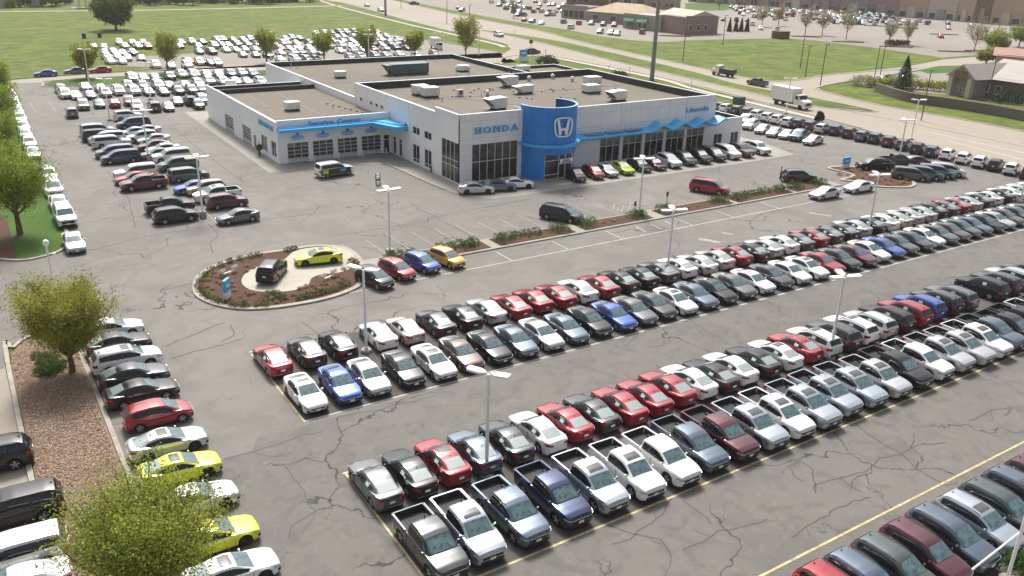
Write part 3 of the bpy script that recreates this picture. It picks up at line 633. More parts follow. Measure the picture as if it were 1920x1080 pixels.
# sealed cracks traced on the asphalt
cr = [[(1592, 788), (1640, 822), (1690, 852), (1720, 880), (1765, 905), (1790, 918)], [(1485, 1010), (1500, 995), (1530, 980), (1560, 960), (1600, 940), (1625, 935), (1632, 930)],
      [(1280, 1032), (1320, 1015), (1345, 997), (1375, 992), (1410, 985), (1450, 968)], [(1280, 938), (1310, 960), (1350, 994)], [(1690, 852), (1650, 860), (1620, 885), (1575, 895), (1530, 910), (1520, 925)],
      [(1530, 925), (1530, 918), (1520, 880), (1498, 862), (1480, 875), (1490, 895), (1520, 912)], [(1690, 850), (1720, 835), (1760, 832), (1790, 828)], [(1578, 895), (1600, 915), (1635, 932)],
      [(310, 930), (338, 948), (360, 946)], [(418, 862), (460, 852), (505, 838), (560, 820), (620, 805)], [(320, 672), (380, 655), (440, 640), (470, 632)], [(300, 545), (340, 536), (380, 528), (430, 520)],
      [(640, 780), (700, 770), (760, 755), (830, 740)], [(1280, 905), (1240, 965), (1180, 1010), (1130, 1030)], [(640, 440), (740, 425), (850, 400), (930, 385), (1000, 372)],
      [(780, 392), (800, 398), (830, 415), (860, 430), (885, 445)], [(250, 200), (245, 223), (60, 232)], [(455, 340), (430, 322), (380, 285), (325, 240)], [(455, 340), (500, 327)], [(165, 470), (290, 440), (440, 418), (640, 395)],
      [(200, 320), (240, 370), (255, 430)], [(390, 418), (410, 440), (395, 455), (400, 478)], [(1280, 592), (1310, 612), (1375, 650)], [(1180, 640), (1230, 610), (1300, 600)], [(530, 870), (560, 905), (590, 960), (545, 985), (540, 1020)],
      [(310, 650), (380, 620), (430, 600)], [(415, 640), (440, 628), (430, 605)], [(1630, 545), (1650, 560), (1640, 590)], [(680, 690), (640, 655), (560, 600)], [(1820, 790), (1860, 770), (1900, 765), (1880, 785)], [(60, 560), (75, 600), (80, 640)],
      [(1700, 430), (1760, 410), (1850, 395)], [(930, 1060), (1000, 1000), (1060, 985), (1090, 960), (1180, 1000), (1240, 1010), (1270, 1060)], [(1090, 960), (1075, 990)]]
rk = random.Random(11)
mb = MB()
for p in cr:
    P = [at(*q) for q in p]; Q = []
    for a, b in zip(P, P[1:]):
        n = max(2, int((b-a).length/.5))
        for i in range(n): Q.append((a.x+(b.x-a.x)*i/n+rk.uniform(-.09, .09), a.y+(b.y-a.y)*i/n+rk.uniform(-.09, .09)))
    ribbon(mb, Q, .085 if P[0].y < 60 else .13, .0120)
    for _ in range(int(len(Q)/9)):
        q = Q[rk.randrange(len(Q))]; a = rk.random()*6.28; R = [q]
        for _ in range(rk.randrange(3, 8)): a += rk.uniform(-.6, .6); R.append((R[-1][0]+.35*cos(a), R[-1][1]+.35*sin(a)))
        ribbon(mb, R, .04, .0118)
struct('asphalt_cracks', mb, M_seal)

# ------------------------------------------------------------------ dealership building
B_wall = noise_mat('painted_wall', [(.85, .87, .88), (.15, 4, .4, .65, (.79, .815, .83), .8, .3), (1.5, 5, .45, .7, (.87, .89, .90), .5, .8)], rough=.65)
B_panel = noise_mat('facade_panel', [(.84, .845, .85), (.12, 4, .4, .65, (.78, .785, .80), .8, .3)], rough=.5)
B_panel2 = noise_mat('facade_panel_b', [(.80, .815, .83), (.12, 4, .4, .65, (.76, .77, .79), .8, .3)], rough=.5)
B_joint = mat('panel_joint', (.42, .43, .44), rough=.8)
B_blue = mat('blue_cladding', (.014, .23, .68), rough=.38, var=.06, scale=.6)
B_lblue = mat('blue_canopy', (.07, .44, .84), rough=.35, var=.08, scale=.6)
B_roof = noise_mat('gravel_roof', [(.175, .155, .122), (.05, 4, .42, .62, (.15, .132, .104), .8, .6), (.6, 5, .45, .7, (.20, .18, .145), .6, .8), (9, 4, .4, .7, (.17, .155, .13), .4, 0)], rough=.95, bump=(20, .5, .05))
B_memb = mat('black_membrane', (.028, .031, .036), rough=.6, var=.25, scale=1.5)
B_cap = mat('metal_coping', (.66, .69, .72), rough=.4)
B_glass = noise_mat('showroom_glass', [(.018, .019, .022), (.35, 4, .45, .6, (.05, .045, .048), .8, 1.), (1.3, 4, .55, .66, (.10, .10, .11), .5, 0)], rough=.06, spec=.6)
B_glass2 = noise_mat('upper_glass', [(.10, .11, .10), (.35, 4, .45, .6, (.15, .16, .145), .8, 1.)], rough=.06, spec=.6)
B_frame = mat('window_frame', (.72, .74, .76), rough=.4)
B_door = mat('roller_door', (.52, .54, .56), rough=.5)
B_dark = mat('dark_metal', (.03, .033, .036), rough=.5)
B_grey = mat('galvanised_metal', (.40, .41, .40), rough=.45, var=.15, scale=2)
B_white = mat('white_metal', (.70, .69, .66), rough=.4, var=.08, scale=2)

def south(Y): return lambda u, d, z: (u, Y-d, z)
def west(X): return lambda u, d, z: (X-d, u, z)
def fbox(mb, mp, u0, u1, d0, d1, z0, z1, mi=0):
    a = mp(u0, d0, z0); b = mp(u1, d1, z1)
    return mb.box(min(a[0], b[0]), max(a[0], b[0]), min(a[1], b[1]), max(a[1], b[1]), min(z0, z1), max(z0, z1), mi)
def cells(u0, u1, z0, z1, ops, ul=(), zl=()):
    us = sorted({u0, u1, *[round(q, 3) for o in ops for q in o[:2]], *[q for q in ul if u0 < q < u1]}); zs = sorted({z0, z1, *[round(q, 3) for o in ops for q in o[2:4] if z0 <= q <= z1], *[q for q in zl if z0 < q < z1]})
    for a, b in zip(us, us[1:]):
        for c, d in zip(zs, zs[1:]):
            m, n = (a+b)/2, (c+d)/2
            if any(o[0] < m < o[1] and o[2] < n < o[3] for o in ops): continue
            yield a, b, c, d
def wall(root, mp, u0, u1, z0, z1, ops=(), m=None, t=.3):
    mb = MB()
    for a, b, c, d in cells(u0, u1, z0, z1, ops): fbox(mb, mp, a, b, -t, 0, c, d)
    bm = bmesh.new(); me = mb.mesh('wall', m or B_wall); bm.from_mesh(me); bmesh.ops.remove_doubles(bm, verts=bm.verts, dist=.0005)
    bm.to_mesh(me); bm.free(); return link('wall', me, root)
def panels(root, mp, u0, u1, z0, z1, ops, ul, zl, mats):
    i = 0
    for a, b, c, d in cells(u0, u1, z0, z1, ops, ul, zl):
        if b-a < .06 or d-c < .06: continue
        mb = MB(); fbox(mb, mp, a+.016, b-.016, .003, .03, c+.016, d-.016); mb.build('panel', mats[rnd.randrange(len(mats))], root)
def window(root, mp, u0, u1, z0, z1, cols, zsplit=(), gl=None, fw=.07, d=-.12, name='window', topglass=None, fm=None):
    mb = MB(); n = cols; us = [u0+(u1-u0)*i/n for i in range(n+1)]; zs = [z0, *zsplit, z1]
    for u in us: fbox(mb, mp, max(u0, u-fw/2), min(u1, u+fw/2), d-.04, d+.07, z0, z1)
    for z in zs: fbox(mb, mp, u0, u1, d-.035, d+.075, max(z0, z-fw/2), min(z1, z+fw/2))
    f = mb.build(name, fm or B_frame, root)
    for i, (a, b) in enumerate(zip(us, us[1:])):
        for j, (c, e) in enumerate(zip(zs, zs[1:])):
            p = MB(); fbox(p, mp, a+fw/2-.01, b-fw/2+.01, d-.02, d+.01, c+fw/2-.01, e-fw/2+.01)
            p.build('pane', topglass if (topglass and j == len(zs)-2) else (gl or B_glass), f)
    return f
bld = thing('dealership_building', 'large pale grey car dealership with blue entrance drum and flat gravel roofs', 'building', (0, 0, 0))
# --- main south wall, lettered bay
X0 = 54.1
S1 = south(95.2); S2 = south(96.0)
ops = [(56., 63.1, .15, 5.1)]
wall(bld, S1, X0, 64.4, 0, 9.1, ops, B_joint); panels(bld, S1, X0, 64.4, 0, 9.1, ops, [57.4, 59.6, 61.8], [1.8, 3.6, 5.9, 8.2], [B_panel, B_panel, B_panel2])
window(bld, S1, 56., 63.1, .15, 5.1, 6, (2.75,))
ops2 = [(78+i*4.27, 81.65+i*4.27, .25, 3.75) for i in range(5)]
wall(bld, S2, 70.3, 100.7, 0, 8.6, ops2, B_joint); panels(bld, S2, 70.3, 100.7, 0, 8.6, ops2, [72.2+1.85*i for i in range(15)], [1.9, 3.9, 5.6, 7.6], [B_panel, B_panel, B_panel2])
for a, b, c, d in ops2: window(bld, S2, a, b, c, d, 3, (2.55,), topglass=B_glass2)
# parapet return on the west side and the main west wall
w3 = west(X0)
opw = [(95.5, 100.1, 0.05, 5.35), (103., 105.1, 4.3, 5.3), (106.5, 108.7, 4.3, 5.3), (110.3, 111.2, 4.2, 5.25), (103., 105.1, .3, 2.8), (106.6, 108.7, .3, 2.8), (112.2, 113.2, .1, 2.6), (114.2, 115.2, .1, 2.6)]
wall(bld, w3, 95.203, 129.2, 0, 8.4, opw)
mb = MB(); fbox(mb, w3, 95.5, 102, -.3, 0.0, 8.402, 9.1); mb.build('parapet_return', B_panel2, bld)
window(bld, w3, 95.5, 100.1, .05, 5.35, 4, (2.1, 2.9), gl=B_glass); window(bld, w3, 103., 105.1, 4.3, 5.3, 2); window(bld, w3, 106.5, 108.7, 4.3, 5.3, 2); window(bld, w3, 110.3, 111.2, 4.2, 5.25, 1)
window(bld, w3, 103., 105.1, .3, 2.8, 2, (.75,)); window(bld, w3, 106.6, 108.7, .3, 2.8, 2, (.75,)); window(bld, w3, 112.2, 113.2, .1, 2.6, 1, (2.0,), name='door'); window(bld, w3, 114.2, 115.2, .1, 2.6, 1, (2.0,), name='door')
for y in (102.2, 109.6, 117, 124): 
    mb = MB(); fbox(mb, w3, y-.02, y+.02, 0.001, .012, 5.6 if y < 112 else 5.9, 8.35); mb.build('wall_joint', B_joint, bld)
# --- rear block and far annexe
wall(bld, w3, 129.2, 174, 0, 6.1)
for (u, z) in ((124.6, 6.05), (127.2, 6.1)): pass
for y in (118.3, 120.2, 122.2, 126): window(bld, west(X0), y, y+.8, 6.05-.0, 6.55, 1, d=.02, fw=.05)
def plain(x0, x1, y0, y1, h, name='wall', m=None):
    mb = MB(); mb.box(x0, x1, y0, y1, 0, h); return mb.build(name, m or B_wall, bld)
plain(54.11, 97, 173.7, 174, 6.1); plain(96.7, 97, 128, 173.7, 6.1); plain(97.003, 113.5, 157.2, 157.5, 5.2); plain(113.2, 113.5, 118, 157.2, 5.2)
plain(100.4, 100.7, 96.003, 128.4, 8.4); plain(54.4, 100.4, 128.4, 128.7, 8.4)
opa = [(101.3, 103.1, .3, 2.3), (105.1, 106.8, .3, 2.3)]
S3 = south(96.2); wall(bld, S3, 100.72, 107.4, 0, 4.6, opa); window(bld, S3, 101.3, 103.1, .3, 2.3, 2); window(bld, S3, 105.1, 106.8, .3, 2.3, 2)
plain(107.1, 107.4, 96.503, 118, 4.6); plain(100.72, 107.1, 117.7, 118, 4.6)
# --- service wing
S4 = south(116.0); w5 = west(37.0)
ops4 = [(38.3+3.72*i, 41.35+3.72*i, 0, 2.8) for i in range(4)]+[(53.0, 53.9, .05, 2.7)]
wall(bld, S4, 37.003, 54.1, 0, 6.0, ops4, B_panel)
opw5 = [(117., 119.1, .65, 2.85), (121., 123.6, .65, 2.85), (126.3, 127.3, .03, 2.1), (128.6, 133., 0, 2.65), (137.8, 142.5, 0, 2.65)]
wall(bld, w5, 116.004, 153.2, 0, 5.7, opw5)
window(bld, w5, 117., 119.1, .65, 2.85, 2); window(bld, w5, 121., 123.6, .65, 2.85, 2); window(bld, w5, 126.3, 127.3, .03, 2.1, 1, name='door', gl=B_dark); window(bld, S4, 53.0, 53.9, .05, 2.7, 1, (2.0,), name='door')
mb = MB(); mb.box(37.3, 54.1, 153.2, 153.5, 0, 5.3); mb.build('wall', B_wall, bld); mb = MB(); mb.box(37.3, 54.1, 146.9, 147.2, 5.0, 5.7); mb.build('roof_step', B_memb, bld)
def roller(mp, u0, u1, h, cols, rows):
    z = h; r0 = .62
    f = window(bld, mp, u0, u1, r0, h, cols, [r0+(h-r0)*i/rows for i in range(1, rows)], fw=.085, d=-.2, name='garage_door', fm=B_door)
    mb = MB(); fbox(mb, mp, u0, u1, -.22, -.17, 0.02, r0-.045); mb.build('bottom_panel', B_door, f)
for a, b, c, d in ops4[:4]: roller(S4, a, b, 2.8, 3, 4)
roller(w5, 128.6, 133., 2.65, 4, 4); roller(w5, 137.8, 142.5, 2.65, 4, 4)
# --- roofs with dark inner parapets and pale coping
def roof(x0, x1, y0, y1, zr, zp, cope='nsew', dark='nsew'):
    o = MB().box(x0+.3, x1-.3, y0+.3, y1-.3, zr-.2, zr).build('roof', B_roof, bld); t = .05
    mb = MB()
    for k, (a, b, c, d) in dict(n=(x0+.3, x1-.3, y1-.3-t, y1-.301), s=(x0+.3, x1-.3, y0+.301, y0+.3+t), w=(x0+.301, x0+.3+t, y0+.3, y1-.3), e=(x1-.3-t, x1-.301, y0+.3, y1-.3)).items():
        if k in dark: MB().box(a, b, c, d, zr+.001, zp-.02).build('parapet_lining', B_memb, o)
    for k, (a, b, c, d) in dict(n=(x0-.04, x1+.04, y1-.36, y1+.04), s=(x0-.04, x1+.04, y0-.06, y0+.36), w=(x0-.05, x0+.36, y0+.362, y1-.362), e=(x1-.36, x1+.04, y0+.362, y1-.362)).items():
        if k in cope: MB().box(a, b, c, d, zp+.002, zp+.06).build('coping', B_cap, o)
    return o
r1 = roof(X0, 100.7, 95.7, 128.7, 7.35, 8.4, 'wen'); MB().box(54.06, 64.44, 95.14, 95.56, 9.104, 9.15).build('coping', B_cap, r1); MB().box(70.3, 100.7, 95.95, 96.36, 8.603, 8.65).build('coping', B_cap, r1)
MB().box(54.4, 64.4, 95.5, 95.7, 7.35, 9.1).build('parapet_lining', B_panel2, r1); MB().box(64.3, 64.4, 95.5, 98.4, 7.35, 9.1).build('parapet_lining', B_panel2, r1)
roof(X0+.002, 97, 128.72, 174, 5.2, 6.1, 'wn', 'nsew'); roof(97.002, 113.5, 129, 157.5, 4.6, 5.2, '', 'ne'); roof(37., 54.1, 116, 147., 5.0, 5.7, 'w', 'n'); MB().box(37.0, 54.1, 115.94, 116.36, 6.003, 6.05).build('coping', B_cap, bld)
roof(37., 54.1, 147.2, 153.5, 4.75, 5.3, '', 'n'); roof(100.72, 107.4, 96.2, 118, 3.7, 4.6, 's', 'nsew')
MB().box(100.75, 113.2, 118, 129, 4.2, 4.6).build('roof', B_roof, bld)
# roof seams
for (a, b, z) in (([(60, 100), (60, 127)], 0, 7.36), ([(70, 115), (80, 123), (88, 127)], 0, 7.36), ([(64, 120), (68, 111), (72, 105)], 0, 7.36), ([(46, 118.5), (46.2, 146)], 0, 5.01), ([(41, 132), (41.4, 146)], 0, 5.01), ([(58, 150), (96, 150)], 0, 5.21), ([(70, 130), (70.5, 150)], 0, 5.21), ([(58, 116), (98, 116)], 0, 7.36)):
    mb = MB(); ribbon(mb, a, .28 if z == 7.36 else .35, z, z+.02); mb.build('roof_seam', B_memb, bld)
# --- blue drum
CX, CY, DR = row_x(1027, 95.2, 9.2), 95.2, 4.05
drum = thing('entrance_drum', 'curved blue entrance drum carrying a white H emblem above glass doors', 'entrance drum', (CX, CY, 0))
def arc(mb, R, t, a0, a1, z0, z1, n=8, c=(0, 0)):
    vs = []
    for i in range(n+1):
        a = R_(a0+(a1-a0)*i/n)
        for (r, z) in ((R, z0), (R, z1), (R-t, z1), (R-t, z0)): vs.append((c[0]+r*cos(a), c[1]+r*sin(a), z))
    fs = [(4*i+k, 4*i+(k+1) % 4, 4*i+4+(k+1) % 4, 4*i+4+k) for i in range(n) for k in range(4)]+[(3, 2, 1, 0), (4*n, 4*n+1, 4*n+2, 4*n+3)]
    return mb.add([v for v in vs], [f[::-1] for f in fs])
o = arc(MB(), DR-.03, .2, 172, 398, 3.7, 9.75, 40).build('drum_wall', mat('blue_joint', (.006, .07, .24), rough=.5), drum, 30)
for zi, (z0, z1) in enumerate(((4.9, 6.2), (6.2, 7.4), (7.4, 8.6), (8.6, 9.75))):
    for i in range(7):
        a0 = 172+i*226/7; arc(MB(), DR, .028, a0+.25, a0+226/7-.25, z0+.015, z1-.015, 7).build('panel', B_blue, drum, 30)
arc(MB(), DR+.05, .32, 171, 399, 9.752, 9.8, 40).build('coping', mat('blue_coping', (.25, .5, .75), rough=.4), drum, 30)
arc(MB(), DR+.55, .6, 176, 366, 4.5, 4.85, 30).build('canopy_ring', B_lblue, drum, 30)
arc(MB(), DR+.06, .5, 176, 366, 3.5, 4.498, 30).build('fascia_ring', B_blue, drum, 30)
zE = -3.35
arc(MB(), DR, .3, 180, 233, 0, 3.5, 14).build('blue_pier', B_blue, drum, 30); arc(MB(), DR, .3, 340, 362, 0, 3.5, 6).build('blue_pier', B_blue, drum, 30)
D1 = lambda u, d, z: (u, zE+.1-d, z)
window(drum, D1, -2.4, -.1, .1, 3.5, 1, (.7, 2.6,), name='entrance_glazing', d=-.05)
f = window(drum, D1, -.1, 2.1, .05, 3.5, 2, (2.05, 2.65), name='entrance_door', d=-.05, fw=.11)
D2 = lambda u, d, z: (2.1+d+.0, zE+.1+u, z)
window(drum, lambda u, d, z: (2.1+(u)*.75, zE+.1+u, z), 0, 1.5, .1, 3.5, 1, (.7, 2.6), name='entrance_glazing', d=0) if False else None
mb = MB(); mb.add([(2.1, zE+.15, 0), (3.25, zE+1.6, 0), (3.25, zE+1.6, 3.5), (2.1, zE+.15, 3.5), (2.15, zE+.25, 0), (3.2, zE+1.65, 0), (3.2, zE+1.65, 3.5), (2.15, zE+.25, 3.5)], [(0, 1, 2, 3), (4, 7, 6, 5), (3, 2, 6, 7), (0, 3, 7, 4), (1, 5, 6, 2)]); sg = mb.build('side_glazing', B_glass, drum)
for t in (0, .5, 1): MB().box(2.07+t*1.15, 2.15+t*1.15, zE+.1+t*1.45, zE+.18+t*1.45, 0, 3.5).build('mullion', B_frame, sg)
# letters
def text_mesh(s, size, ext, name, m, offset=.012, sx=1., shear=0):
    cu = bpy.data.curves.new(name, 'FONT'); cu.body = s; cu.size = size; cu.extrude = ext; cu.offset = offset; cu.resolution_u = 3; cu.shear = shear
    o = bpy.data.objects.new('tmp', cu); COL.objects.link(o); dg = bpy.context.evaluated_depsgraph_get(); me = bpy.data.meshes.new_from_object(o.evaluated_get(dg))
    bpy.data.objects.remove(o); me.materials.clear(); me.materials.append(m); me.name = name
    xs = [v.co.x for v in me.vertices]; wd = max(xs)-min(xs) if xs else 0
    return me, wd, (min(xs) if xs else 0)
def sign_text(s, mp_loc, rot, size, m, label, group=None, width=None, name='wall_sign', ext=.06, offset=.012, adv=1.):
    root = thing(name, label, 'sign', mp_loc, 0, group); root.rotation_euler = rot; x = 0; L = []
    for ch in s:
        if ch == ' ': x += size*.35; continue
        me, w, x0 = text_mesh(ch, size, ext, 'letter', m, offset); L.append((me, x-x0)); x += w+size*.08*adv
    sc = (width/x) if width else 1
    for me, xx in L:
        o = link('letter', me, root); o.location = (xx*sc, 0, ext); o.scale = (sc, 1, 1)
    return root
L_blue = mat('letter_blue', (.08, .38, .78), rough=.35); L_white = mat('letter_white', (.85, .87, .88), rough=.35)
def slab(ch):
    "slab-serif capitals, unit height, unit width"
    P = []
    b = lambda x0, x1, z0, z1: P.append([(x0, z0), (x1, z0), (x1, z1), (x0, z1)])
    if ch == 'H':
        for x in (.1, .66): b(x, x+.24, .14, .86); b(x-.1, x+.34, 0, .14); b(x-.1, x+.34, .86, 1)
        b(.34, .66, .42, .6)
    elif ch == 'N':
        b(.08, .3, .14, .86); b(-.02, .4, 0, .14); b(0, .34, .86, 1); b(.72, .94, .14, .86); b(.62, 1.04, .86, 1); P.append([(.3, .86), (.34, 1), (.94, .14), (.94, 0), (.72, 0)][0:5])
    elif ch == 'D':
        b(.08, .3, .14, .86); b(0, .3, 0, .14); b(0, .3, .86, 1); q = [(.3+.7*sin(a)*.95, .5-.5*cos(a)) for a in [pi*i/10 for i in range(11)]]; r = [(.3+.44*sin(a)*.95, .5-.34*cos(a)) for a in [pi*i/10 for i in range(11)]]
        for i in range(10): P.append([q[i], q[i+1], r[i+1], r[i]])
    elif ch == 'O':
        q = [(.5+.5*cos(a), .5+.5*sin(a)) for a in [2*pi*i/20 for i in range(21)]]; r = [(.5+.26*cos(a), .5+.34*sin(a)) for a in [2*pi*i/20 for i in range(21)]]
        for i in range(20): P.append([q[i], q[i+1], r[i+1], r[i]])
    elif ch == 'A':
        P.append([(.06, .14), (.2, .14), (.5, .8), (.42, 1), (.4, 1)]); P.append([(.42, 1), (.6, 1), (.96, .14), (.72, .14), (.46, .86)]); b(0, .32, 0, .14); b(.6, 1.06, 0, .14); b(.28, .78, .28, .42)
    return P
def slab_sign(loc, rot, w, h, label, group):
    root = thing('wall_sign', label, 'sign', loc, 0, group); root.rotation_euler = rot
    for i, ch in enumerate('HONDA'):
        mb = MB()
        for p in slab(ch): mb.prism([(a*w*.86, c*h) for a, c in p], 0, .12)
        o = mb.build('letter', L_blue, root); o.location = (i*w, 0, 0)
    return root
slab_sign((56.2, 95.12, 6.5), (R_(90), 0, 0), 1.4, .85, 'blue wall sign reading HONDA above the tall showroom window', 'blue lettering on the dealership')
slab_sign((36.93, 123.9, 4.35), (R_(90), 0, R_(-90)), 1.32, .66, 'blue wall sign reading HONDA on the side wall of the service wing', 'blue lettering on the dealership')
sign_text('Service Center', (41.5, 115.98, 5.0), (R_(90), 0, 0), .95, L_blue, 'blue Service Center lettering above the four garage doors', 'blue lettering on the dealership', width=8.0, offset=.02)
sign_text('Lincoln', (94.3, 95.95, 6.35), (R_(90), 0, 0), 1.05, L_blue, 'blue Lincoln lettering high on the far end of the front wall', 'blue lettering on the dealership', width=4.9, offset=.025)
# H emblem on the drum
an = R_(-95); ex, ey = CX+(DR+.2)*cos(an), CY+(DR+.2)*sin(an)
em = thing('emblem', 'white square emblem with a tapered H on the blue drum', 'emblem', (ex, ey, 7.25)); em.rotation_euler = (R_(90), 0, R_(-5))
def rr_pt(w0, w1, h, n=28, e=3.6):
    P = []
    for i in range(n):
        a = 2*pi*i/n; c, s = cos(a), sin(a); x = abs(c)**(2/e)*(1 if c > 0 else -1); y = abs(s)**(2/e)*(1 if s > 0 else -1); w = w0+(w1-w0)*(y+1)/2; P.append((x*w, y*h))
    return P
q = rr_pt(1.22, 1.5, 1.32); r = rr_pt(1.07, 1.33, 1.17); mb = MB()
for i in range(len(q)): j = (i+1) % len(q); mb.prism([q[i], q[j], r[j], r[i]], 0, .16)
mb.build('ring', L_white, em)
mb = MB(); hp = [(-.95, 1.0), (-.68, 1.0), (-.42, -.12), (.42, -.12), (.68, 1.0), (.95, 1.0), (.62, -1.0), (.32, -1.0), (.27, -.42), (-.27, -.42), (-.32, -1.0), (-.62, -1.0)]
mb.prism(hp, 0, .16); mb.build('letter', L_white, em)
# --- canopies
mb = MB(); cp = thing('front_canopy', 'light blue front canopy along the showroom windows ending in waves', 'canopy', (0, 0, 0)); xa, xb = CX+3.6, row_x(1361, 94.4, 4.4)
n = 96; vs = []
for i in range(n+1):
    x = xa+(xb-xa)*i/n; e = max(0, min(1, (x-86.0)/2)); z = 4.5-.15*(x-xa)/(xb-xa)+e*.78*(.5-.5*cos((x-86.0)*2*pi/4.35)); dp = 1.75+.15*e
    for (y, zz) in ((95.95, z+.32), (95.95-dp, z+.12), (95.95-dp-.12, z-.05), (95.95-dp, z-.22), (95.95, z-.2)): vs.append((x, y, zz))
mb.add(vs, [(5*i+k, 5*i+(k+1) % 5, 5*i+5+(k+1) % 5, 5*i+5+k) for i in range(n) for k in range(5)]+[(4, 3, 2, 1, 0), tuple(range(5*n, 5*n+5))]); mb.build('canopy_shell', B_lblue, cp, 35)
for i in range(3): x = 74.5+i*3.6; MB().box(x, x+3.0, 94.6, 95.5, 4.72, 4.84).build('skylight', mat('skylight_glass', (.10, .2, .3), rough=.2), cp)
for i in range(5):
    if False: pass
sc_ = thing('service_canopy', 'blue canopy along the service wing above the garage doors', 'canopy', (0, 0, 0)); mb = MB()
P = [(37.0, 116.0, 114.75), (48, 116., 114.75), (50.2, 116., 114.7), (52.2, 116., 112.9), (54.05, 116., 110.1)]
pts = [(36.9, 115.97), (36.9, 114.7), (50.6, 114.6), (52.3, 110.2), (54.08, 110.0), (54.08, 115.97)]
mb.prism(pts, 4.55, 4.98); mb.build('canopy_shell', B_lblue, sc_)
mb = MB(); mb.prism([(36.95, 115.97), (36.95, 115.2), (51.4, 115.1), (53.2, 110.8), (54.08, 110.6), (54.08, 115.97)], 4.98, 5.1); mb.build('canopy_top', B_lblue, sc_)
places = ['first from the corner', 'second from the corner', 'third from the corner', 'nearest the entrance door']
for i in range(4):
    x = 39.8+3.72*i; t = thing('oval_sign', 'blue oval sign over the garage door '+places[i], 'sign', (x, 115.9, 3.55), 0, 'oval signs over the garage doors')
    MB().lathe((0, 0, 0), [(.0, -.06), (1., -.06), (1., .0), (.0, .0)], 24, axis='y').build('board', L_blue, t).scale = (.98, 1, .3)
    me, w, x0 = text_mesh('Express Service', .26, .01, 'lettering', L_white, .004); o = link('lettering', me, t); o.rotation_euler = (R_(90), 0, 0); o.location = (-w/2-x0, -.07, -.08)
    MB().box(-.12, .12, -.25, 0, .42, .62).build('lamp_bracket', B_dark, t)
for i, (xx, yy) in enumerate(((74.6, 6.1),)): pass
# entrance banner and stickers
t = thing('entrance_banner', 'black and white banner above the glass entrance doors', 'banner', (CX, 91.6, 2.2)); MB().box(-.15, 2.0, -.05, 0, 0, .55).build('board', L_white, t); me, w, x0 = text_mesh('HONDA', .3, .01, 'lettering', B_dark, .01); o = link('lettering', me, t); o.rotation_euler = (R_(90), 0, 0); o.location = (.35, -.06, .25); MB().box(.1, 1.8, -.06, -.05, .06, .18).build('stripe', B_dark, t)
# aprons
sheet('apron_pavement', [(34.6, 160), (34.3, 112), (46, 111.4), (50.3, 109.8), (51.2, 94.5), (52, 90), (54.5, 87.6), (58, 87.2), (100, 86.9), (110.5, 87.4), (112.5, 96), (112.5, 119), (54.1, 119), (54.1, 150), (37, 160)], .008, G_apron)
kerb([(50.4, 109.8), (50.9, 98), (51.3, 94)], world=True, w=.2, h=.12)
# ------------------------------------------------------------------ the parked cars
ORD = 'first second third fourth fifth sixth seventh eighth ninth tenth eleventh twelfth thirteenth fourteenth fifteenth sixteenth seventeenth eighteenth nineteenth twentieth'.split()
TENS = {2: 'twenty', 3: 'thirty', 4: 'forty'}
def ordn(i):     # 0-based
    n = i+1
    if n <= 20: return ORD[n-1]
    if n % 10 == 0: return {3: 'thirtieth', 4: 'fortieth'}[n//10]
    return TENS[n//10]+'-'+ORD[n % 10-1]
def pr(s): return s.strip()
def row(spec, kind0, knots, y, zk, head, place, group, end, lod1_from=99, grow=0):
    """spec: tokens colour[+flags]; K=kind switch. knots: (index, source px) of the plate; y of the plate; place: phrase"""
    toks = spec.split(); cars = []; kind = kind0; idx = 0
    for t in toks:
        if t.startswith('='): kind = t[1:]; continue
        if t == '_': idx += 1; continue
        cars.append((idx, t[:2], t[2:], kind)); idx += 1
    ks = [(i, row_x(px, y, zk)) for i, px in knots]
    words = [NAMES[c]+' '+WORD[k] for _, c, _, k in cars]
    for n, (i, c, fl, kd) in enumerate(cars):
        if i <= ks[-1][0]: x = interp(ks, i)
        else: x = ks[-1][1]+(i-ks[-1][0])*(ks[-1][1]-ks[-2][1])/(ks[-1][0]-ks[-2][0])
        L = CARS[kd]['L']; s = 1 if head > 0 else -1
        yc = y+(L/2 if True else 0)+rnd.uniform(-.12, .12)
        nb = [NAMES[cars[m][1]] for m in (n-1, n+1) if 0 <= m < len(cars)]
        lab = f"{words[n]}{' with sunroof' if 's' in fl else ''}, {ordn(n)} from {end} {place}"
        car(kd, c, x, yc, head+rnd.uniform(-1, 1), lab, group, lod=1 if i >= lod1_from else 0, sunroof='s' in fl, dark_rim='d' in fl, sticker='p' in fl or kd != 'pickup' and head > 0)
row('rd dg bk wh ch dg bk sv rd rd rd wh rd bk bk gy wh sv ch rd bk sv wh gy rd gy dg sv bk wh ch sv sv bk gy rd sv dg wh bk wh ch wh sv', 'sedan',
    [(0, 530), (1, 596), (2, 656), (3, 733), (4, 783), (5, 842), (7, 940), (10, 1070), (14, 1228), (19, 1405), (23, 1523), (28, 1657), (33, 1775), (39, 1899)], 54.55, .85, 90,
    'the upper block back row', 'sedans parked tail first in the back row of the upper block', 'the left in')
row('whsd bld sv bk whs br bk bb sv bb bk bl gy dg whs bb bk gy wh dg wh whs rd dg mr wh bl gn dg wh gy br gn bb bk sv br bb gy', 'sedan',
    [(0, 597), (1, 662.5), (2, 718), (3, 783), (6, 947), (8, 1045), (11, 1182), (14, 1298), (18, 1445), (22, 1578), (26, 1693), (30, 1793), (34, 1878), (36, 1919)], 48.35, .5, -90,
    'the upper block front row', 'sedans facing the aisle in the front row of the upper block', 'the left in')
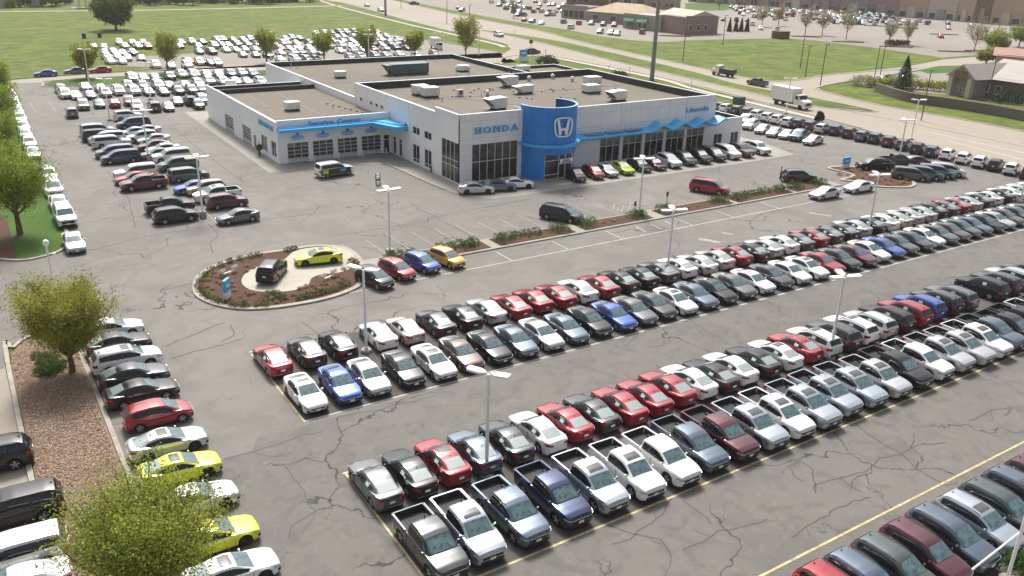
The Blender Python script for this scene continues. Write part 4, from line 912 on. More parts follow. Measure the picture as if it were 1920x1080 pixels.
row('gy bk rds bb dg wh rd dg rd rd rd wh bk wh bk whs rd =suv whs dg whs sv bk rd bl dg gy _ bk dg sv dg', 'sedan',
    [(0, 735), (1, 800), (3, 926), (6, 1100), (8, 1201), (10, 1296), (13, 1415), (16, 1538), (17, 1570), (20, 1674), (25, 1829), (27, 1885), (28, 1913)], 36.45, .85, 90,
    'the lower block back row', 'cars parked in the back row of the lower block', 'the left in')
row('dg sbs bb nv sbs whs wh bb mr sbs whs sbs sbs sbs svs bk wh svs svs whs bb bk bk wh dg', 'pickup',
    [(0, 853), (1, 926.7), (2, 1010), (3, 1092), (4, 1162), (6, 1294), (9, 1463), (12, 1608), (15, 1741), (18, 1855), (20, 1918)], 29.65, .6, -90,
    'the lower block front row', 'pickup trucks facing the aisle in the lower block', 'the left in')
for n, (c, k, fl) in enumerate((('rd', 'suv', 0), ('bb', 'suv', 0), ('gn', 'suv', 0), ('mr', 'suv', 0), ('bb', 'suv', 0), ('sb', 'suv', 1), ('gn', 'suv', 0), ('bb', 'suv', 1), ('mr', 'suv', 0), ('rd', 'suv', 0), ('dg', 'suv', 0), ('bk', 'suv', 0))):
    x = [31.65, 33.7, 36.0, 38.4, 40.8, 43.4, 45.8, 48.2, 50.5, 52.9, 55.3, 57.8][n]
    car(k, c, x, 18.35, -90+rnd.uniform(-.8, .8), f"{NAMES[c]} SUV{' with sunroof' if fl else ''}, {ordn(n)} from the left in the bottom right row", 'SUVs parked in the bottom right corner', sunroof=bool(fl))
# left column, noses to the right
fr = [(610, 'wh', 'sedan', ''), (636, 'bk', 'sedan', ''), (666, 'wh', 'suv', 's'), (694, 'dg', 'sedan', ''), (724, 'bk', 'sedan', ''), (766, 'rd', 'hatchback', ''), (815, 'sv', 'coupe', 's'), (862, 'ye', 'coupe', 's'), (918, 'wh', 'coupe', ''), (985, 'ye', 'coupe', ''), (1048, 'wh', 'coupe', 's'), (1128, 'sv', 'coupe', '')]
for n, (py, c, k, fl) in enumerate(fr):
    y = col_y(py, 9.6, .45); car(k, c, 9.65-CARS[k]['L']/2, y+.0, rnd.uniform(-1.5, 1.5), f"{NAMES[c]} {WORD[k]} nose out beside the mulch bed, {ordn(n)} from the column's far end", 'cars parked along the mulch bed', sunroof='s' in fl, dark_rim=k == 'coupe')
# along the lawn kerb, noses to the camera
for n, (px, py, c, k) in enumerate([(138, 453, 'sv', 'sedan'), (122, 406, 'wh', 'large_suv'), (110, 380, 'wh', 'sedan'), (99, 352, 'wh', 'minivan'), (91, 328, 'sv', 'suv'), (62, 286, 'wh', 'sedan'), (55, 268, 'sv', 'suv'), (48, 251, 'wh', 'sedan'), (43, 236, 'sv', 'sedan'), (38, 222, 'wh', 'suv'), (33, 208, 'wh', 'sedan'), (28, 194, 'sv', 'sedan'), (22, 182, 'wh', 'suv'), (16, 171, 'wh', 'sedan')]):
    p = at(px, py, .7); car(k, c, p.x, p.y, -90, f"{NAMES[c]} {WORD[k]} parked along the lawn kerb, {ordn(n)} from the near end", 'cars parked along the lawn kerb', lod=0 if n < 4 else 1)
# street at the bottom left
for c, k, px, py, head, lab in (('bk', 'suv', -22, 858, 176, 'black SUV cut off by the left edge on the concrete street'), ('bk', 'minivan', 22, 955, 178, 'black minivan parked on the concrete street next to the mulch bed'),
                                ('sv', 'minivan', 22, 1040, 178, 'silver van parked on the concrete street behind the lowest tree'), ('wh', 'sedan', 30, 1095, 178, 'white sedan mostly below the frame on the concrete street')):
    p = at(px, py, .75); car(k, c, p.x, p.y, head, lab, None, lod=0)
# row in front of the showroom
specs = [('bk', 'hatchback', 1095), ('rd', 'hatchback', 1129), ('sv', 'sedan', 1156), ('lg', 'coupe', 1186), ('bk', 'sedan', 1219), ('mr', 'coupe', 1246), ('wh', 'suv', 1274), ('gn', 'suv', 1303), ('bk', 'suv', 1331), ('dg', 'minivan', 1358), ('wh', 'minivan', 1386), ('br', 'pickup', 1411), ('wh', 'pickup', 1442)]
for n, (c, k, px) in enumerate(specs):
    x = row_x(px, 88.5, .45); car(k, c, x, 88.5+CARS[k]['L']/2, -97, f"{NAMES[c]} {WORD[k]} below the showroom windows, {ordn(n)} from the entrance", 'cars in front of the showroom windows', shade=n < 11, sunroof=c == 'sv')
for n, (c, k, px, py) in enumerate((('sv', 'sedan', 893, 352), ('bb', 'sedan', 935, 347), ('wh', 'coupe', 970, 342))):
    p = at(px, py, .7); car(k, c, p.x, p.y, -20, f"{NAMES[c]} {WORD[k]} parked at an angle under the HONDA sign window", 'cars under the lettered showroom window', dark_rim=True)
# subcompacts by the left island
for n, (c, px, py) in enumerate((('bk', 704, 520), ('rd', 746, 505), ('bl', 792, 492), ('am', 839, 483))):
    p = at(px, py, .75); car('hatchback', c, p.x, p.y+.2, -76, f"{NAMES[c]} hatchback in the short row right of the display island", 'hatchbacks beside the display island')
p = at(510, 507, .8); car('suv', 'bk', p.x, p.y, 55, 'black SUV on the concrete pad of the display island', None, z=.16)
p = at(597, 484, .6); car('coupe', 'ye', p.x, p.y, 168, 'bright yellow coupe on the concrete pad of the display island', None, z=.16, dark_rim=True, sunroof=True)
for c, k, px, py, head, lab in (('bk', 'minivan', 1053, 400, -62, 'black minivan in the visitor stalls before the planters'), ('rd', 'minivan', 1331, 350, -62, 'red minivan in the visitor stalls before the planters'),
        ('dg', 'suv', 1499, 330, -28, 'dark grey SUV beside a person with a stroller'), ('sv', 'sedan', 1547, 360, 178, 'silver sedan stopped on the white lane line beside the planters'), ('wh', 'sedan', 1611, 348, 178, 'white sedan parked below the right planted island'),
        ('bk', 'pickup', 1640, 308, 150, 'black crew cab pickup with a covered bed behind the right island'), ('dg', 'pickup', 1682, 300, -22, 'dark grey pickup behind the black one on the right island'), ('mr', 'sedan', 1722, 300, -28, 'dark maroon sedan between the dark pickup and the minivans'),
        ('wh', 'suv', 1408, 233, 200, 'white SUV at the head of the slanted row behind the annexe'), ('sv', 'sedan', 1431, 240, 200, 'pale silver sedan, second in the slanted row behind the annexe'), ('ch', 'sedan', 1453, 246, 200, 'champagne sedan, third in the slanted row behind the annexe'), ('sv', 'coupe', 1476, 250, 200, 'pale silver coupe in the slanted row behind the annexe'),
        ('bb', 'pickup', 1499, 253, 200, 'blue-grey pickup in the slanted row behind the annexe'), ('sv', 'sedan', 1525, 261, 190, 'silver sedan at the open end of the slanted row'), ('wh', 'pickup', 1399, 224, 200, 'white pickup half hidden by the annexe corner')):
    p = at(px, py, .8); car(k, c, p.x, p.y, head, lab, None, lod=0 if py > 320 else 1)
for n, (px, py, c) in enumerate(((1708, 326, 'gn'), (1733, 325, 'gn'), (1755, 322, 'bb'), (1775, 319, 'sv'))):
    p = at(px, py, .8); car('minivan', c, p.x, p.y, -52, f"{NAMES[c]} minivan, {ordn(n)} in the slanted row right of the planted island", 'minivans beside the right island', lod=0)
# wrapped courtesy SUV by the service doors
p = at(627, 318, .8); w = car('large_suv', 'wh', p.x, p.y, 5, 'white SUV with black, blue and lime advertising wrap outside the garage doors', None)
for (a, b, z0, z1, m) in ((-2.42, 1.95, .42, 1.17, PAINT['bk']), (-2.2, -1.4, .62, 1.1, PAINT['lg']), (.35, 1.2, .66, 1.05, mat('wrap_blue', (.05, .35, .6), rough=.3))):
    MB().box(a, b, -1.006-(.004 if z1 < 1.12 else 0), -.985, z0, z1).build('wrap_panel', m, w)
# arterial-side row of SUVs
px_l = [1354, 1364, 1385, 1403, 1421, 1441, 1460, 1480, 1499, 1521, 1543, 1569, 1594, 1618, 1643, 1669, 1695, 1722, 1749, 1778, 1808, 1838, 1868, 1898, 1930]
py_l = [199, 202, 206, 210, 214, 219, 223, 228, 231, 235, 240, 243, 248, 254, 258, 264, 270, 277, 283, 288, 295, 302, 308, 315, 323]
for n, (px, py, c) in enumerate(zip(px_l, py_l, 'dg wh dg dg wh wh wh wh dg dg sv nv mr bb dg mr gn bk nv wh wh wh bk wh bk'.split())):
    p = at(px, py, .8); car('suv', c, p.x, p.y, 18, f"{NAMES[c]} SUV, {ordn(n)} from the building in the row along the road", 'SUVs parked along the road', lod=1)
# lot left of the service wing: two columns
colL = [(242, 'sb', 'minivan', 0), (252, 'bk', 'minivan', 0), (257, 'sv', 'minivan', 180), (265, 'sv', 'large_suv', 0), (282, 'bb', 'minivan', 180), (293, 'nv', 'minivan', 180), (321, 'wh', 'large_suv', 180), (330, 'rd', 'sedan', 180), (341, 'mr', 'pickup', 180)]
for n, (py, c, k, hd) in enumerate(colL):
    px = {242: 182, 252: 187, 257: 200, 265: 209, 282: 215, 293: 226, 321: 254, 330: 252, 341: 269}[py]; p = at(px, py, .9); car(k, c, p.x, p.y, hd, f"{NAMES[c]} {WORD[k]}, {ordn(n)} from the far end of the outer column by the service wing", 'cars in the outer column left of the service wing')
colR = [(240, 216, 'wh', 'suv', 0), (250, 231, 'nv', 'minivan', 180), (250, 246, 'sb', 'sedan', 180), (272, 243, 'sv', 'sedan', 180), (266, 256, 'sv', 'suv', 180), (288, 259, 'wh', 'sedan', 180), (289, 271, 'mr', 'sedan', 180), (305, 277, 'wh', 'sedan', 180), (295, 286, 'gn', 'sedan', 180), (321, 292, 'wh', 'large_suv', 180), (334, 307, 'gn', 'minivan', 180), (353, 327, 'gn', 'minivan', 0), (362, 349, 'bl', 'sedan', 180), (385, 351, 'tn', 'suv', 180), (407, 363, 'wh', 'pickup', 180), (425, 376, 'mr', 'suv', 0), (446, 403, 'gy', 'sedan', 180), (318, 384, 'bk', 'pickup', 0), (329, 402, 'bk', 'suv', 0)]
for n, (px, py, c, k, hd) in enumerate(colR):
    p = at(px, py, .8); lab = f"{NAMES[c]} {WORD[k]}, {ordn(n)} from the far end of the inner column by the service wing" if n < 17 else (f"black {WORD[k]} at the near end of the outer column by the service wing")
    car(k, c, p.x, p.y, hd+rnd.uniform(-2, 2), lab, 'cars in the inner column left of the service wing', sunroof=c == 'wh' and k == 'pickup')
# rows of the upper left lot
def cr3(X, Y): return (140+X/5.14, 30+Y/5.14)
rowsU = [('the lowest row of the upper left lot', 192, [(-28, 925, 'gy'), (80, 850, 'gy'), (235, 835, 'bk'), (382, 830, 'rd'), (525, 815, 'mr'), (600, 862, 'wh'), (765, 868, 'dg'), (900, 865, 'gn'), (985, 812, 'dg'), (1110, 812, 'bk'), (1190, 845, 'bk'), (1232, 800, 'bb')]),
         ('the second row of the upper left lot', 172, [(-135, 700, 'dg'), (-95, 745, 'sv'), (5, 755, 'wh'), (145, 752, 'nv'), (295, 735, 'sv'), (420, 715, 'wh'), (570, 715, 'wh'), (705, 720, 'bb'), (850, 720, 'bk'), (995, 712, 'bk'), (1125, 705, 'gn'), (1215, 700, 'mr')]),
         ('the third row of the upper left lot', 160, [(100, 672, 'sv'), (250, 690, 'sv'), (515, 665, 'wh'), (655, 665, 'gy'), (800, 660, 'sv'), (910, 660, 'wh'), (1060, 655, 'wh'), (1185, 640, 'sv'), (1295, 620, 'wh'), (1425, 625, 'ch'), (1545, 620, 'sv'), (1655, 620, 'wh'), (1790, 625, 'wh')]),
         ('the top row of the upper left lot', 138, [(550, 590, 'sv'), (660, 585, 'sv'), (770, 580, 'dg'), (915, 575, 'gn'), (1030, 558, 'wh'), (1145, 558, 'sv'), (1265, 548, 'sv'), (1380, 545, 'sv'), (1500, 550, 'nv'), (1610, 545, 'wh'), (1710, 550, 'dg')])]
for place, _, L in rowsU:
    for n, (X, Y, c) in enumerate(L):
        px, py = cr3(X, Y); p = at(px, py, .8); k = ['sedan', 'suv', 'sedan', 'minivan', 'suv'][(n*7+len(place)) % 5]
        if (X, Y) == (420, 715): k = 'minivan'
        car(k, c, p.x, p.y, (-94 if n % 3 else 86) if 'lowest' in place else -88, f"{NAMES[c]} {WORD[k]}, {ordn(n)} from the left in {place}", 'cars in the upper left lot', lod=1)
for c, px, py, hd, lab in (('bl', 85, 138, 180, 'blue sedan parked alone on the access road'), ('bb', 141, 133, 180, 'teal blue sedan under the young tree on the access road'), ('rd', 188, 131, 180, 'red sedan on the access road right of the young tree')):
    p = at(px, py, .6); car('sedan', c, p.x, p.y, hd, lab, None, lod=1)
# far overflow cars: past the nearest three hundred they stay one mass
def mass(name, items, label):
    cols = ['wh', 'sv', 'dg', 'gy', 'bk', 'rd', 'ch', 'bb', 'nv', 'mr', 'gn']; big = MB(); keys = [PAINT[c] for c in cols]+[MATS[m] for m in ('glass', 'dglass', 'tyre')]; mid = dict(glass=len(cols), rglass=len(cols), dglass=len(cols)+1, tyre=len(cols)+2, blk=len(cols)+2)
    for (x, y, hd, c, k) in items:
        b, mats = merged(k, 2); ca, sa = cos(R_(hd)), sin(R_(hd)); o = len(big.v)
        big.v += [(x+a*ca-b_*sa, y+a*sa+b_*ca, z+.02) for a, b_, z in b.v]; big.f += [tuple(i+o for i in f) for f in b.f]
        big.m += [cols.index(c) if mats[m] == 'PAINT' else mid[mats[m]] for m in b.m]
    o = big.build(name, keys, None, 35); o['kind'] = 'stuff'; o['label'] = label; return o
its = []; rf = random.Random(5)
def cgrid(pxs, n, jit=.5, hd=-86, gap=0):
    (x0, y0), (x1, y1) = pxs; a, b = at(x0, y0, .8), at(x1, y1, .8)
    for i in range(n):
        if rf.random() < gap: continue
        t = i/max(1, n-1); its.append((a.x+(b.x-a.x)*t+rf.uniform(-jit, jit), a.y+(b.y-a.y)*t+rf.uniform(-jit, jit), hd+rf.uniform(-7, 7), rf.choice('wh wh sv sv sv gy wh gy dg ch sv bb sv gy sv rd bk'.split()), rf.choice(['sedan', 'suv', 'sedan', 'minivan', 'hatchback'])))
cgrid([(172, 86), (192, 86)], 2); cgrid([(193, 96), (252, 98)], 4); cgrid([(196, 105), (264, 108)], 4); cgrid([(208, 113), (232, 114)], 2); cgrid([(224, 78), (284, 78)], 4, gap=.1); cgrid([(236, 84), (276, 86)], 3)
cgrid([(320, 78), (378, 77)], 4); cgrid([(312, 85), (335, 85)], 2); cgrid([(373, 85), (400, 84)], 2); cgrid([(372, 96), (394, 96)], 2); cgrid([(404, 74), (562, 70)], 11); cgrid([(412, 83), (575, 79)], 11, .8); cgrid([(420, 92), (580, 90)], 9, .8); cgrid([(455, 101), (500, 102)], 3); cgrid([(288, 121), (350, 121)], 3); cgrid([(355, 115), (410, 117)], 4)
cgrid([(593, 61), (708, 58)], 9, .4); cgrid([(600, 68), (725, 66)], 9, .6); cgrid([(608, 76), (745, 72)], 10, .6); cgrid([(560, 88), (640, 84)], 5, .6); cgrid([(655, 84), (760, 80)], 8, .6); cgrid([(530, 98), (600, 96)], 5, .6); cgrid([(640, 94), (765, 88)], 7, .8); cgrid([(530, 110), (590, 110)], 4); cgrid([(655, 106), (745, 100)], 5); cgrid([(780, 103), (812, 100)], 2)
# shopping-centre cars
def sgrid(pxs, n, gap=.15, hd=40, jit=1.):
    (x0, y0), (x1, y1) = pxs; a, b = at(x0, y0, .8), at(x1, y1, .8)
    for i in range(n):
        if rf.random() < gap: continue
        t = i/max(1, n-1); its.append((a.x+(b.x-a.x)*t+rf.uniform(-jit, jit), a.y+(b.y-a.y)*t+rf.uniform(-jit, jit), hd+rf.choice((0, 180)), rf.choice('wh sv dg bk gy rd bb ch'.split()), rf.choice(['sedan', 'suv', 'minivan', 'pickup'])))
for j in range(9): sgrid([(1368+j*6, 12+j*2.9), (1660+j*8, 27+j*2.5)], 40, .12+.07*j)
sgrid([(1660, 34), (1800, 44)], 9, .4); sgrid([(1690, 40), (1900, 52)], 9, .55); sgrid([(1780, 52), (1915, 58)], 3, 0); sgrid([(1765, 67), (1775, 68)], 1, 0); sgrid([(1360, 36), (1400, 37)], 3, 0); sgrid([(1415, 44), (1417, 45)], 1, 0); sgrid([(1430, 52), (1462, 54)], 2, 0)
for j in range(5): sgrid([(925+j*12, 3+j*6), (1050+j*6, 2+j*6)], 9, .3)
sgrid([(935, 6), (985, 14)], 5, .2); sgrid([(985, 36), (1020, 42)], 3, 0); sgrid([(1060, 40), (1085, 42)], 2, 0); sgrid([(1068, 50), (1075, 52)], 1, 0); sgrid([(1110, 43), (1150, 46)], 3, 0); sgrid([(1125, 59), (1160, 62)], 3, 0); sgrid([(1205, 59), (1210, 60)], 1, 0); sgrid([(860, 14), (870, 18)], 2, 0)
sgrid([(1655, 147), (1690, 143)], 3, 0, 70); sgrid([(1560, 100), (1560, 100)], 0)
mass('distant_car', its, 'distant cars on the overflow lot and the shopping centre car park')
# traffic on the arterial
for c, k, px, py, hd, lab in (('wh', 'large_suv', 935, 64, -97, 'white SUV driving on the road before the access turn'), ('dg', 'suv', 999, 96, -8, 'dark grey SUV turning out of the access road'), ('gn', 'pickup', 1420, 154, 93, 'dark green pickup driving on the far lane of the road'),
        ('sv', 'sedan', 688, 9, 84, 'silver sedan far up the road at the top'), ('wh', 'minivan', 714, 18, -96, 'white van far up the road at the top'), ('dg', 'pickup', 776, 6, 120, 'dark pickup crossing the far junction')):
    p = at(px, py, .8); car(k, c, p.x, p.y, hd, lab, None, lod=1, z=.03)
def truck(px, py, head):
    p = at(px, py, 0); t = thing('box_truck', 'white box truck driving on the near lanes of the road', 'truck', (p.x, p.y, .03), R_(head))
    MB().box(-4.6, 1.6, -1.25, 1.25, 1.15, 3.85).build('cargo_box', B_white, t); MB().box(-4.55, 4.2, -.5, .5, .65, 1.1).build('chassis', B_dark, t)
    mb = MB(); prof = [(1.8, .8), (1.8, 2.75), (2.0, 2.85), (2.9, 2.75), (3.35, 1.95), (4.5, 1.7), (4.75, 1.5), (4.8, .7)]; n = len(prof)
    mb.add([(x, -1.12, z) for x, z in prof]+[(x, 1.12, z) for x, z in prof], [tuple(range(n))[::-1], tuple(range(n, 2*n))]+[(i, (i+1) % n, n+(i+1) % n, n+i) for i in range(n)]); mb.build('cab', B_white, t)
    MB().add([(2.97, -1., 2.68), (2.97, 1., 2.68), (3.38, 1., 2.0), (3.38, -1., 2.0)], [(0, 3, 2, 1)]).build('windscreen', M_dglass, t)
    for s in (1, -1): MB().box(2.1, 2.85, min(s*1.12, s*1.14), max(s*1.12, s*1.14), 1.95, 2.6).build('side_window', M_dglass, t); MB().box(4.78, 4.84, min(s*.7, s*1.05), max(s*.7, s*1.05), 1.0, 1.3).build('headlight', M_head, t); MB().box(2.9, 3.0, min(s*1.3, s*1.5), max(s*1.3, s*1.5), 1.8, 2.5).build('door_mirror', B_dark, t)
    MB().box(4.8, 4.86, -.55, .55, .9, 1.4).build('grille', B_dark, t); MB().box(4.7, 4.95, -1.15, 1.15, .5, .75).build('bumper', B_white, t)
    for x in (3.6, -2.9):
        for s in (1, -1): wl = MB().lathe((x, s*1.0, .5), [(.2, -.14), (.5, -.14), (.5, .14), (.2, .14)], 16, axis='y').build('wheel', M_tyre, t); MB().lathe((x, s*1.0, .5), [(.0, -.1*s), (.28, -.145*s)] if s < 0 else [(.28, .145), (0, .1)], 12, axis='y').build('rim', M_rim, wl)
    return t
truck(1481, 200, -94)
p = at(1358, 143); t = thing('dump_truck', 'white flatbed work truck with dark bed on the far lanes', 'truck', (p.x, p.y, .03), R_(93))
MB().box(-2.9, 1.0, -1.1, 1.1, .95, 1.9).build('bed', B_dark, t); MB().box(-2.9, 3.2, -.5, .5, .5, .94).build('chassis', B_dark, t); MB().box(1.1, 2.4, -1.05, 1.05, .7, 2.5).build('cab', B_white, t); MB().box(2.4, 3.6, -1., 1., .7, 1.6).build('hood', B_white, t); MB().box(2.4, 2.43, -.9, .9, 1.7, 2.35).build('windscreen', M_dglass, t)
for x in (2.7, -1.8):
    for s in (1, -1): MB().lathe((x, s*.9, .45), [(.1, -.14), (.45, -.14), (.45, .14), (.1, .14)], 14, axis='y').build('wheel', M_tyre, t)
# delivery truck and camper in the overflow lot
p = at(818, 92); t = thing('box_truck', 'white box van standing among the overflow lot cars', 'truck', (p.x, p.y, .02), R_(-100)); MB().box(-3, 1.2, -1.15, 1.15, .8, 3.2).build('cargo_box', B_white, t); MB().box(1.25, 2.9, -1., 1., .5, 2.2).build('cab', B_white, t); MB().box(2.9, 2.93, -.85, .85, 1.4, 2.05).build('windscreen', M_dglass, t)
for x in (2.1, -1.8):
    for s in (1, -1): MB().lathe((x, s*.9, .4), [(.1, -.12), (.4, -.12), (.4, .12), (.1, .12)], 12, axis='y').build('wheel', M_tyre, t)
# ------------------------------------------------------------------ lamp posts
M_pole = mat('pole_paint', (.82, .82, .80), rough=.45); M_lampw = mat('lamp_housing', (.9, .89, .84), rough=.35); M_lens = mat('lamp_lens', (.7, .7, .64), rough=.3)
def post(x, y, label, heads=3, h=6.85, base='round', rot=0., group='white lamp posts of the dealership lots'):
    t = thing('lamp_post', label, 'lamp post', (x, y, 0), 0, group)
    zb = .75 if base == 'block' else .28
    if base == 'block': MB().box(-.33, .33, -.33, .33, 0, .75).build('base', G_kerb, t)
    else: MB().lathe((0, 0, 0), [(.44, 0), (.44, .16), (.36, .26), (.0, .28)], 16).build('base', G_kerb, t, 40)
    MB().lathe((0, 0, zb), [(.17, 0), (.17, .16), (.10, .22)], 10).build('base_cover', M_lampw, t, 40)
    MB().tube([(0, 0, zb), (0, 0, h-.05)], [.12, .09], 10).build('pole', M_pole, t, 60)
    angs = {1: [rot], 2: [rot+120, rot-60], 3: [rot+170, rot-25, rot+60]}[heads]
    for a in angs:
        hd = MB(); c = .95; hw = .27
        pts = [(.16, -.08), (.5, -hw), (1.25, -hw), (1.32, -.14), (1.32, .14), (1.25, hw), (.5, hw), (.16, .08)]
        hd.prism(pts, -.07, .07); o = hd.build('lamp_head', M_lampw, t); o.location = (0, 0, h); o.rotation_euler = (0, R_(-4), R_(a))
        ln = MB(); ln.prism([(.55, -.2), (1.2, -.2), (1.2, .2), (.55, .2)], -.085, -.071); ln.build('lens', M_lens, o)
    return t
for (px, py, hd, b, r_, lab) in [(912, 891, 2, 'round', 5, 'two-headed white lamp post between the back row cars of the lower block, nearest the left'), (1555, 671, 3, 'round', 0, 'three-headed white lamp post in the middle of the lower block'),
        (687, 660, 2, 'round', 5, 'two-headed white lamp post near the left end of the upper block'), (1250, 522, 3, 'round', 0, 'three-headed white lamp post in the middle of the upper block'), (1627, 438, 3, 'round', 0, 'three-headed white lamp post behind the blue sedan of the upper block'), (1912, 380, 3, 'round', 0, 'white lamp post at the right edge of the upper block'),
        (731, 480, 3, 'block', 20, 'white lamp post on a concrete block left of the red hatchback'), (1198, 404, 3, 'block', 0, 'white lamp post in the shrubs beside the accessible bays'), (381, 408, 3, 'block', 20, 'white lamp post on a concrete block beside the grey-green sedan'),
        (279, 300, 3, 'block', 20, 'white lamp post between the two columns of cars left of the service wing'), (206, 226, 2, 'round', 30, 'white lamp post above the topmost white SUV of the left columns'), (282, 187, 2, 'round', 30, 'white lamp post in the lowest row of the upper left lot'),
        (167, 156, 2, 'round', 30, 'tall white lamp post on the lawn strip by the young tree'), (1473, 214, 2, 'round', 30, 'white lamp post in front of the box truck'), (1708, 262, 2, 'round', 30, 'white lamp post at the road edge behind the dark SUVs'), (1683, 310, 3, 'round', 0, 'white lamp post above the dark pickup on the right island'),
        (508, 112, 2, 'round', 40, 'white lamp post behind the rear corner of the building'), (692, 116, 2, 'round', 40, 'white lamp post behind the rear roof edge'), (898, 104, 1, 'round', 40, 'white lamp post near the access road mouth'), (822, 110, 2, 'round', 60, 'thin white lamp post beside the white van of the overflow lot')]:
    p = at(px, py); post(p.x, p.y, lab, hd, base=b, rot=r_)
post(89.5*0+63.2, 17.4, 'white lamp post with long arm in the bottom right corner', 2, rot=20) if False else None
p = at(1886, 1092); t = thing('lamp_post', 'tall white lamp post with a slanted brace in the bottom right corner', 'lamp post', (p.x, p.y, 0)); MB().tube([(0, 0, 0), (0, 0, 7)], .09, 10).build('pole', M_pole, t, 60); q = at(1935, 994, 1.6)-p; q2 = at(1800, 1086, .5)-p; MB().tube([q2, (q.x, q.y, 2.2)], .06, 8).build('brace', M_pole, t, 60); MB().lathe((0, 0, 0), [(.4, 0), (.4, .3), (0, .32)], 14).build('base', G_kerb, t)
for i, (px, py, h) in enumerate(((1022, 120, 3.6), (1141, 144, 2.7), (1179, 152, 3.2), (1294, 178, 3.6), (965, 75, 3.2))):
    p = at(px, py); t = thing('street_marker', ['thin white post in the grass behind the rear shrub', 'thin white post in the verge beyond the roof', 'white post with a crossbar beyond the roof', 'white post at the verge by the last roof corner', 'short white post on the median'][i], 'post', (p.x, p.y, 0)); MB().tube([(0, 0, 0), (0, 0, h)], .09, 6).build('pole', M_lampw, t); MB().box(-.5, .5, -.08, .08, h, h+.12).build('crossbar', M_lampw, t)
# globe lamp on the lawn
p = at(98, 522); t = thing('globe_lamp', 'white post with a globe lamp and a camera at the lawn corner', 'lamp post', (p.x, p.y, .0)); MB().tube([(0, 0, 0), (0, 0, 3.1)], .085, 10).build('pole', M_pole, t, 60); MB().lathe((0, 0, 3.1), [(.1, 0), (.2, .1), (.27, .3), (.24, .5), (.1, .62), (0, .64)], 14).build('globe', M_lampw, t, 60); MB().tube([(0, 0, 2.3), (.42, 0, 2.35)], .05, 6).build('arm', M_pole, t); MB().lathe((.5, 0, 2.2), [(.02, .22), (.13, .2), (.15, .05), (0, 0)], 10).build('camera_housing', M_lampw, t, 50)
# tall utility poles
M_util = mat('weathering_steel', (.22, .23, .22), rough=.6, metal=.3)
for px, py, h, r, lab in ((1222, 151, 34, .55, 'tall grey steel power pole beyond the dealership roof'), (723, 29, 26, .5, 'tall green grey power pole at the top by the road')):
    p = at(px, py); t = thing('utility_pole', lab, 'utility pole', (p.x, p.y, 0)); MB().tube([(0, 0, 0), (0, 0, h)], [r, r*.55], 14).build('pole', M_util, t, 60); MB().tube([(-2, 0, h-1.5), (2, 0, h-1.5)], .12, 6).build('crossarm', M_util, t)
a = at(1222, 151); mb = MB()
for dz in (0, 1.3, 2.6):
    A = Vector((a.x, a.y, 24+dz)); Bp = at(2100, 320, 0); Bp = Vector((Bp.x, Bp.y, 15+dz)); pts = [A.lerp(Bp, t_/20)-Vector((0, 0, 6*4*(t_/20)*(1-t_/20))) for t_ in range(21)]; 
dk = [(1075, 152, 1084, 102, 0), (1108, 146, 1126, 92, 0), (774, 160, 790, 50, 2), (690, 143, 709, 98, 1), (1727, 226, 1765, 135, 2), (1850, 190, 1890, 124, 0), (1500, 128, 1520, 80, 0), (880, 63, 884, 10, 2), (838, 45, 838, 0, 2), (752, 16, 752, 0, 2), (1280, 116, 1298, 78, 2), (1680, 50, 1695, 5, 2), (1355, 85, 1370, 45, 2)]
for X, Y, X2, Y2, k_ in dk:
    bx, by = 1280+X/3*1, Y
    if X > 1480: bx, by = X, Y
    elif X < 1130 and X > 1000: bx, by = 1280+X/3, Y
    else: bx, by = (1280+X/3 if X in (774, 690) else X), Y
    p = at(bx, by); h = {0: 8.5, 1: 7.5, 2: 9.5}[k_]; t = thing('street_light', 'dark slender street light, %s of those beyond the road' % ORD[dk.index((X, Y, X2, Y2, k_))], 'street light', (p.x, p.y, 0), 0, 'slender street lights beyond the road'); MB().tube([(0, 0, 0), (0, 0, h)], [.13, .09], 6).build('pole', mat('bronze_pole', (.10, .085, .07), rough=.6) if 'M_bronze' not in globals() else M_bronze, t)
    M_bronze = t.children[0].data.materials[0]; MB().box(-.1, .9, -.2, .2, h-.05, h+.12).build('lamp_head', M_bronze, t)

# ------------------------------------------------------------------ plants
L_pear = leaf_mat('pear_leaves', (.15, .20, .03), (.46, .44, .07), .55); L_pear2 = leaf_mat('young_leaves', (.15, .22, .03), (.44, .46, .075), .8)
L_dark = leaf_mat('dense_leaves', (.14, .23, .022), (.38, .46, .05), .8); L_shrub = leaf_mat('shrub_leaves', (.03, .085, .015), (.10, .19, .035), 2.0)
L_grey = leaf_mat('grey_green_leaves', (.09, .11, .045), (.20, .21, .10), 3.0); L_tuft = leaf_mat('dry_grass_blades', (.34, .22, .14), (.52, .38, .26), 4.0); L_pale = leaf_mat('budding_twigs', (.28, .24, .16), (.38, .36, .20), 1.)
L_spruce = leaf_mat('spruce_needles', (.025, .05, .028), (.07, .11, .06), 1.5)
M_bark = noise_mat('tree_bark', [(.16, .115, .085), (3, 5, .4, .65, (.09, .065, .05), .8, .4)], rough=.95, bump=(12, .8, .05))
def leaves(mb, pts, n, size, spread, rg, up=.3):
    for _ in range(n):
        c = pts[rg.randrange(len(pts))]; p = Vector(c)+Vector((rg.gauss(0, spread), rg.gauss(0, spread), rg.gauss(0, spread)))
        a = Vector((rg.gauss(0, 1), rg.gauss(0, 1), rg.gauss(0, 1)+up)).normalized(); b = a.cross(Vector((rg.gauss(0, 1), rg.gauss(0, 1), rg.gauss(0, 1)))).normalized(); s = size*rg.uniform(.6, 1.3)
        mb.add([p-a*s, p+b*s*.45, p+a*s, p-b*s*.45], [(0, 1, 2, 3)])
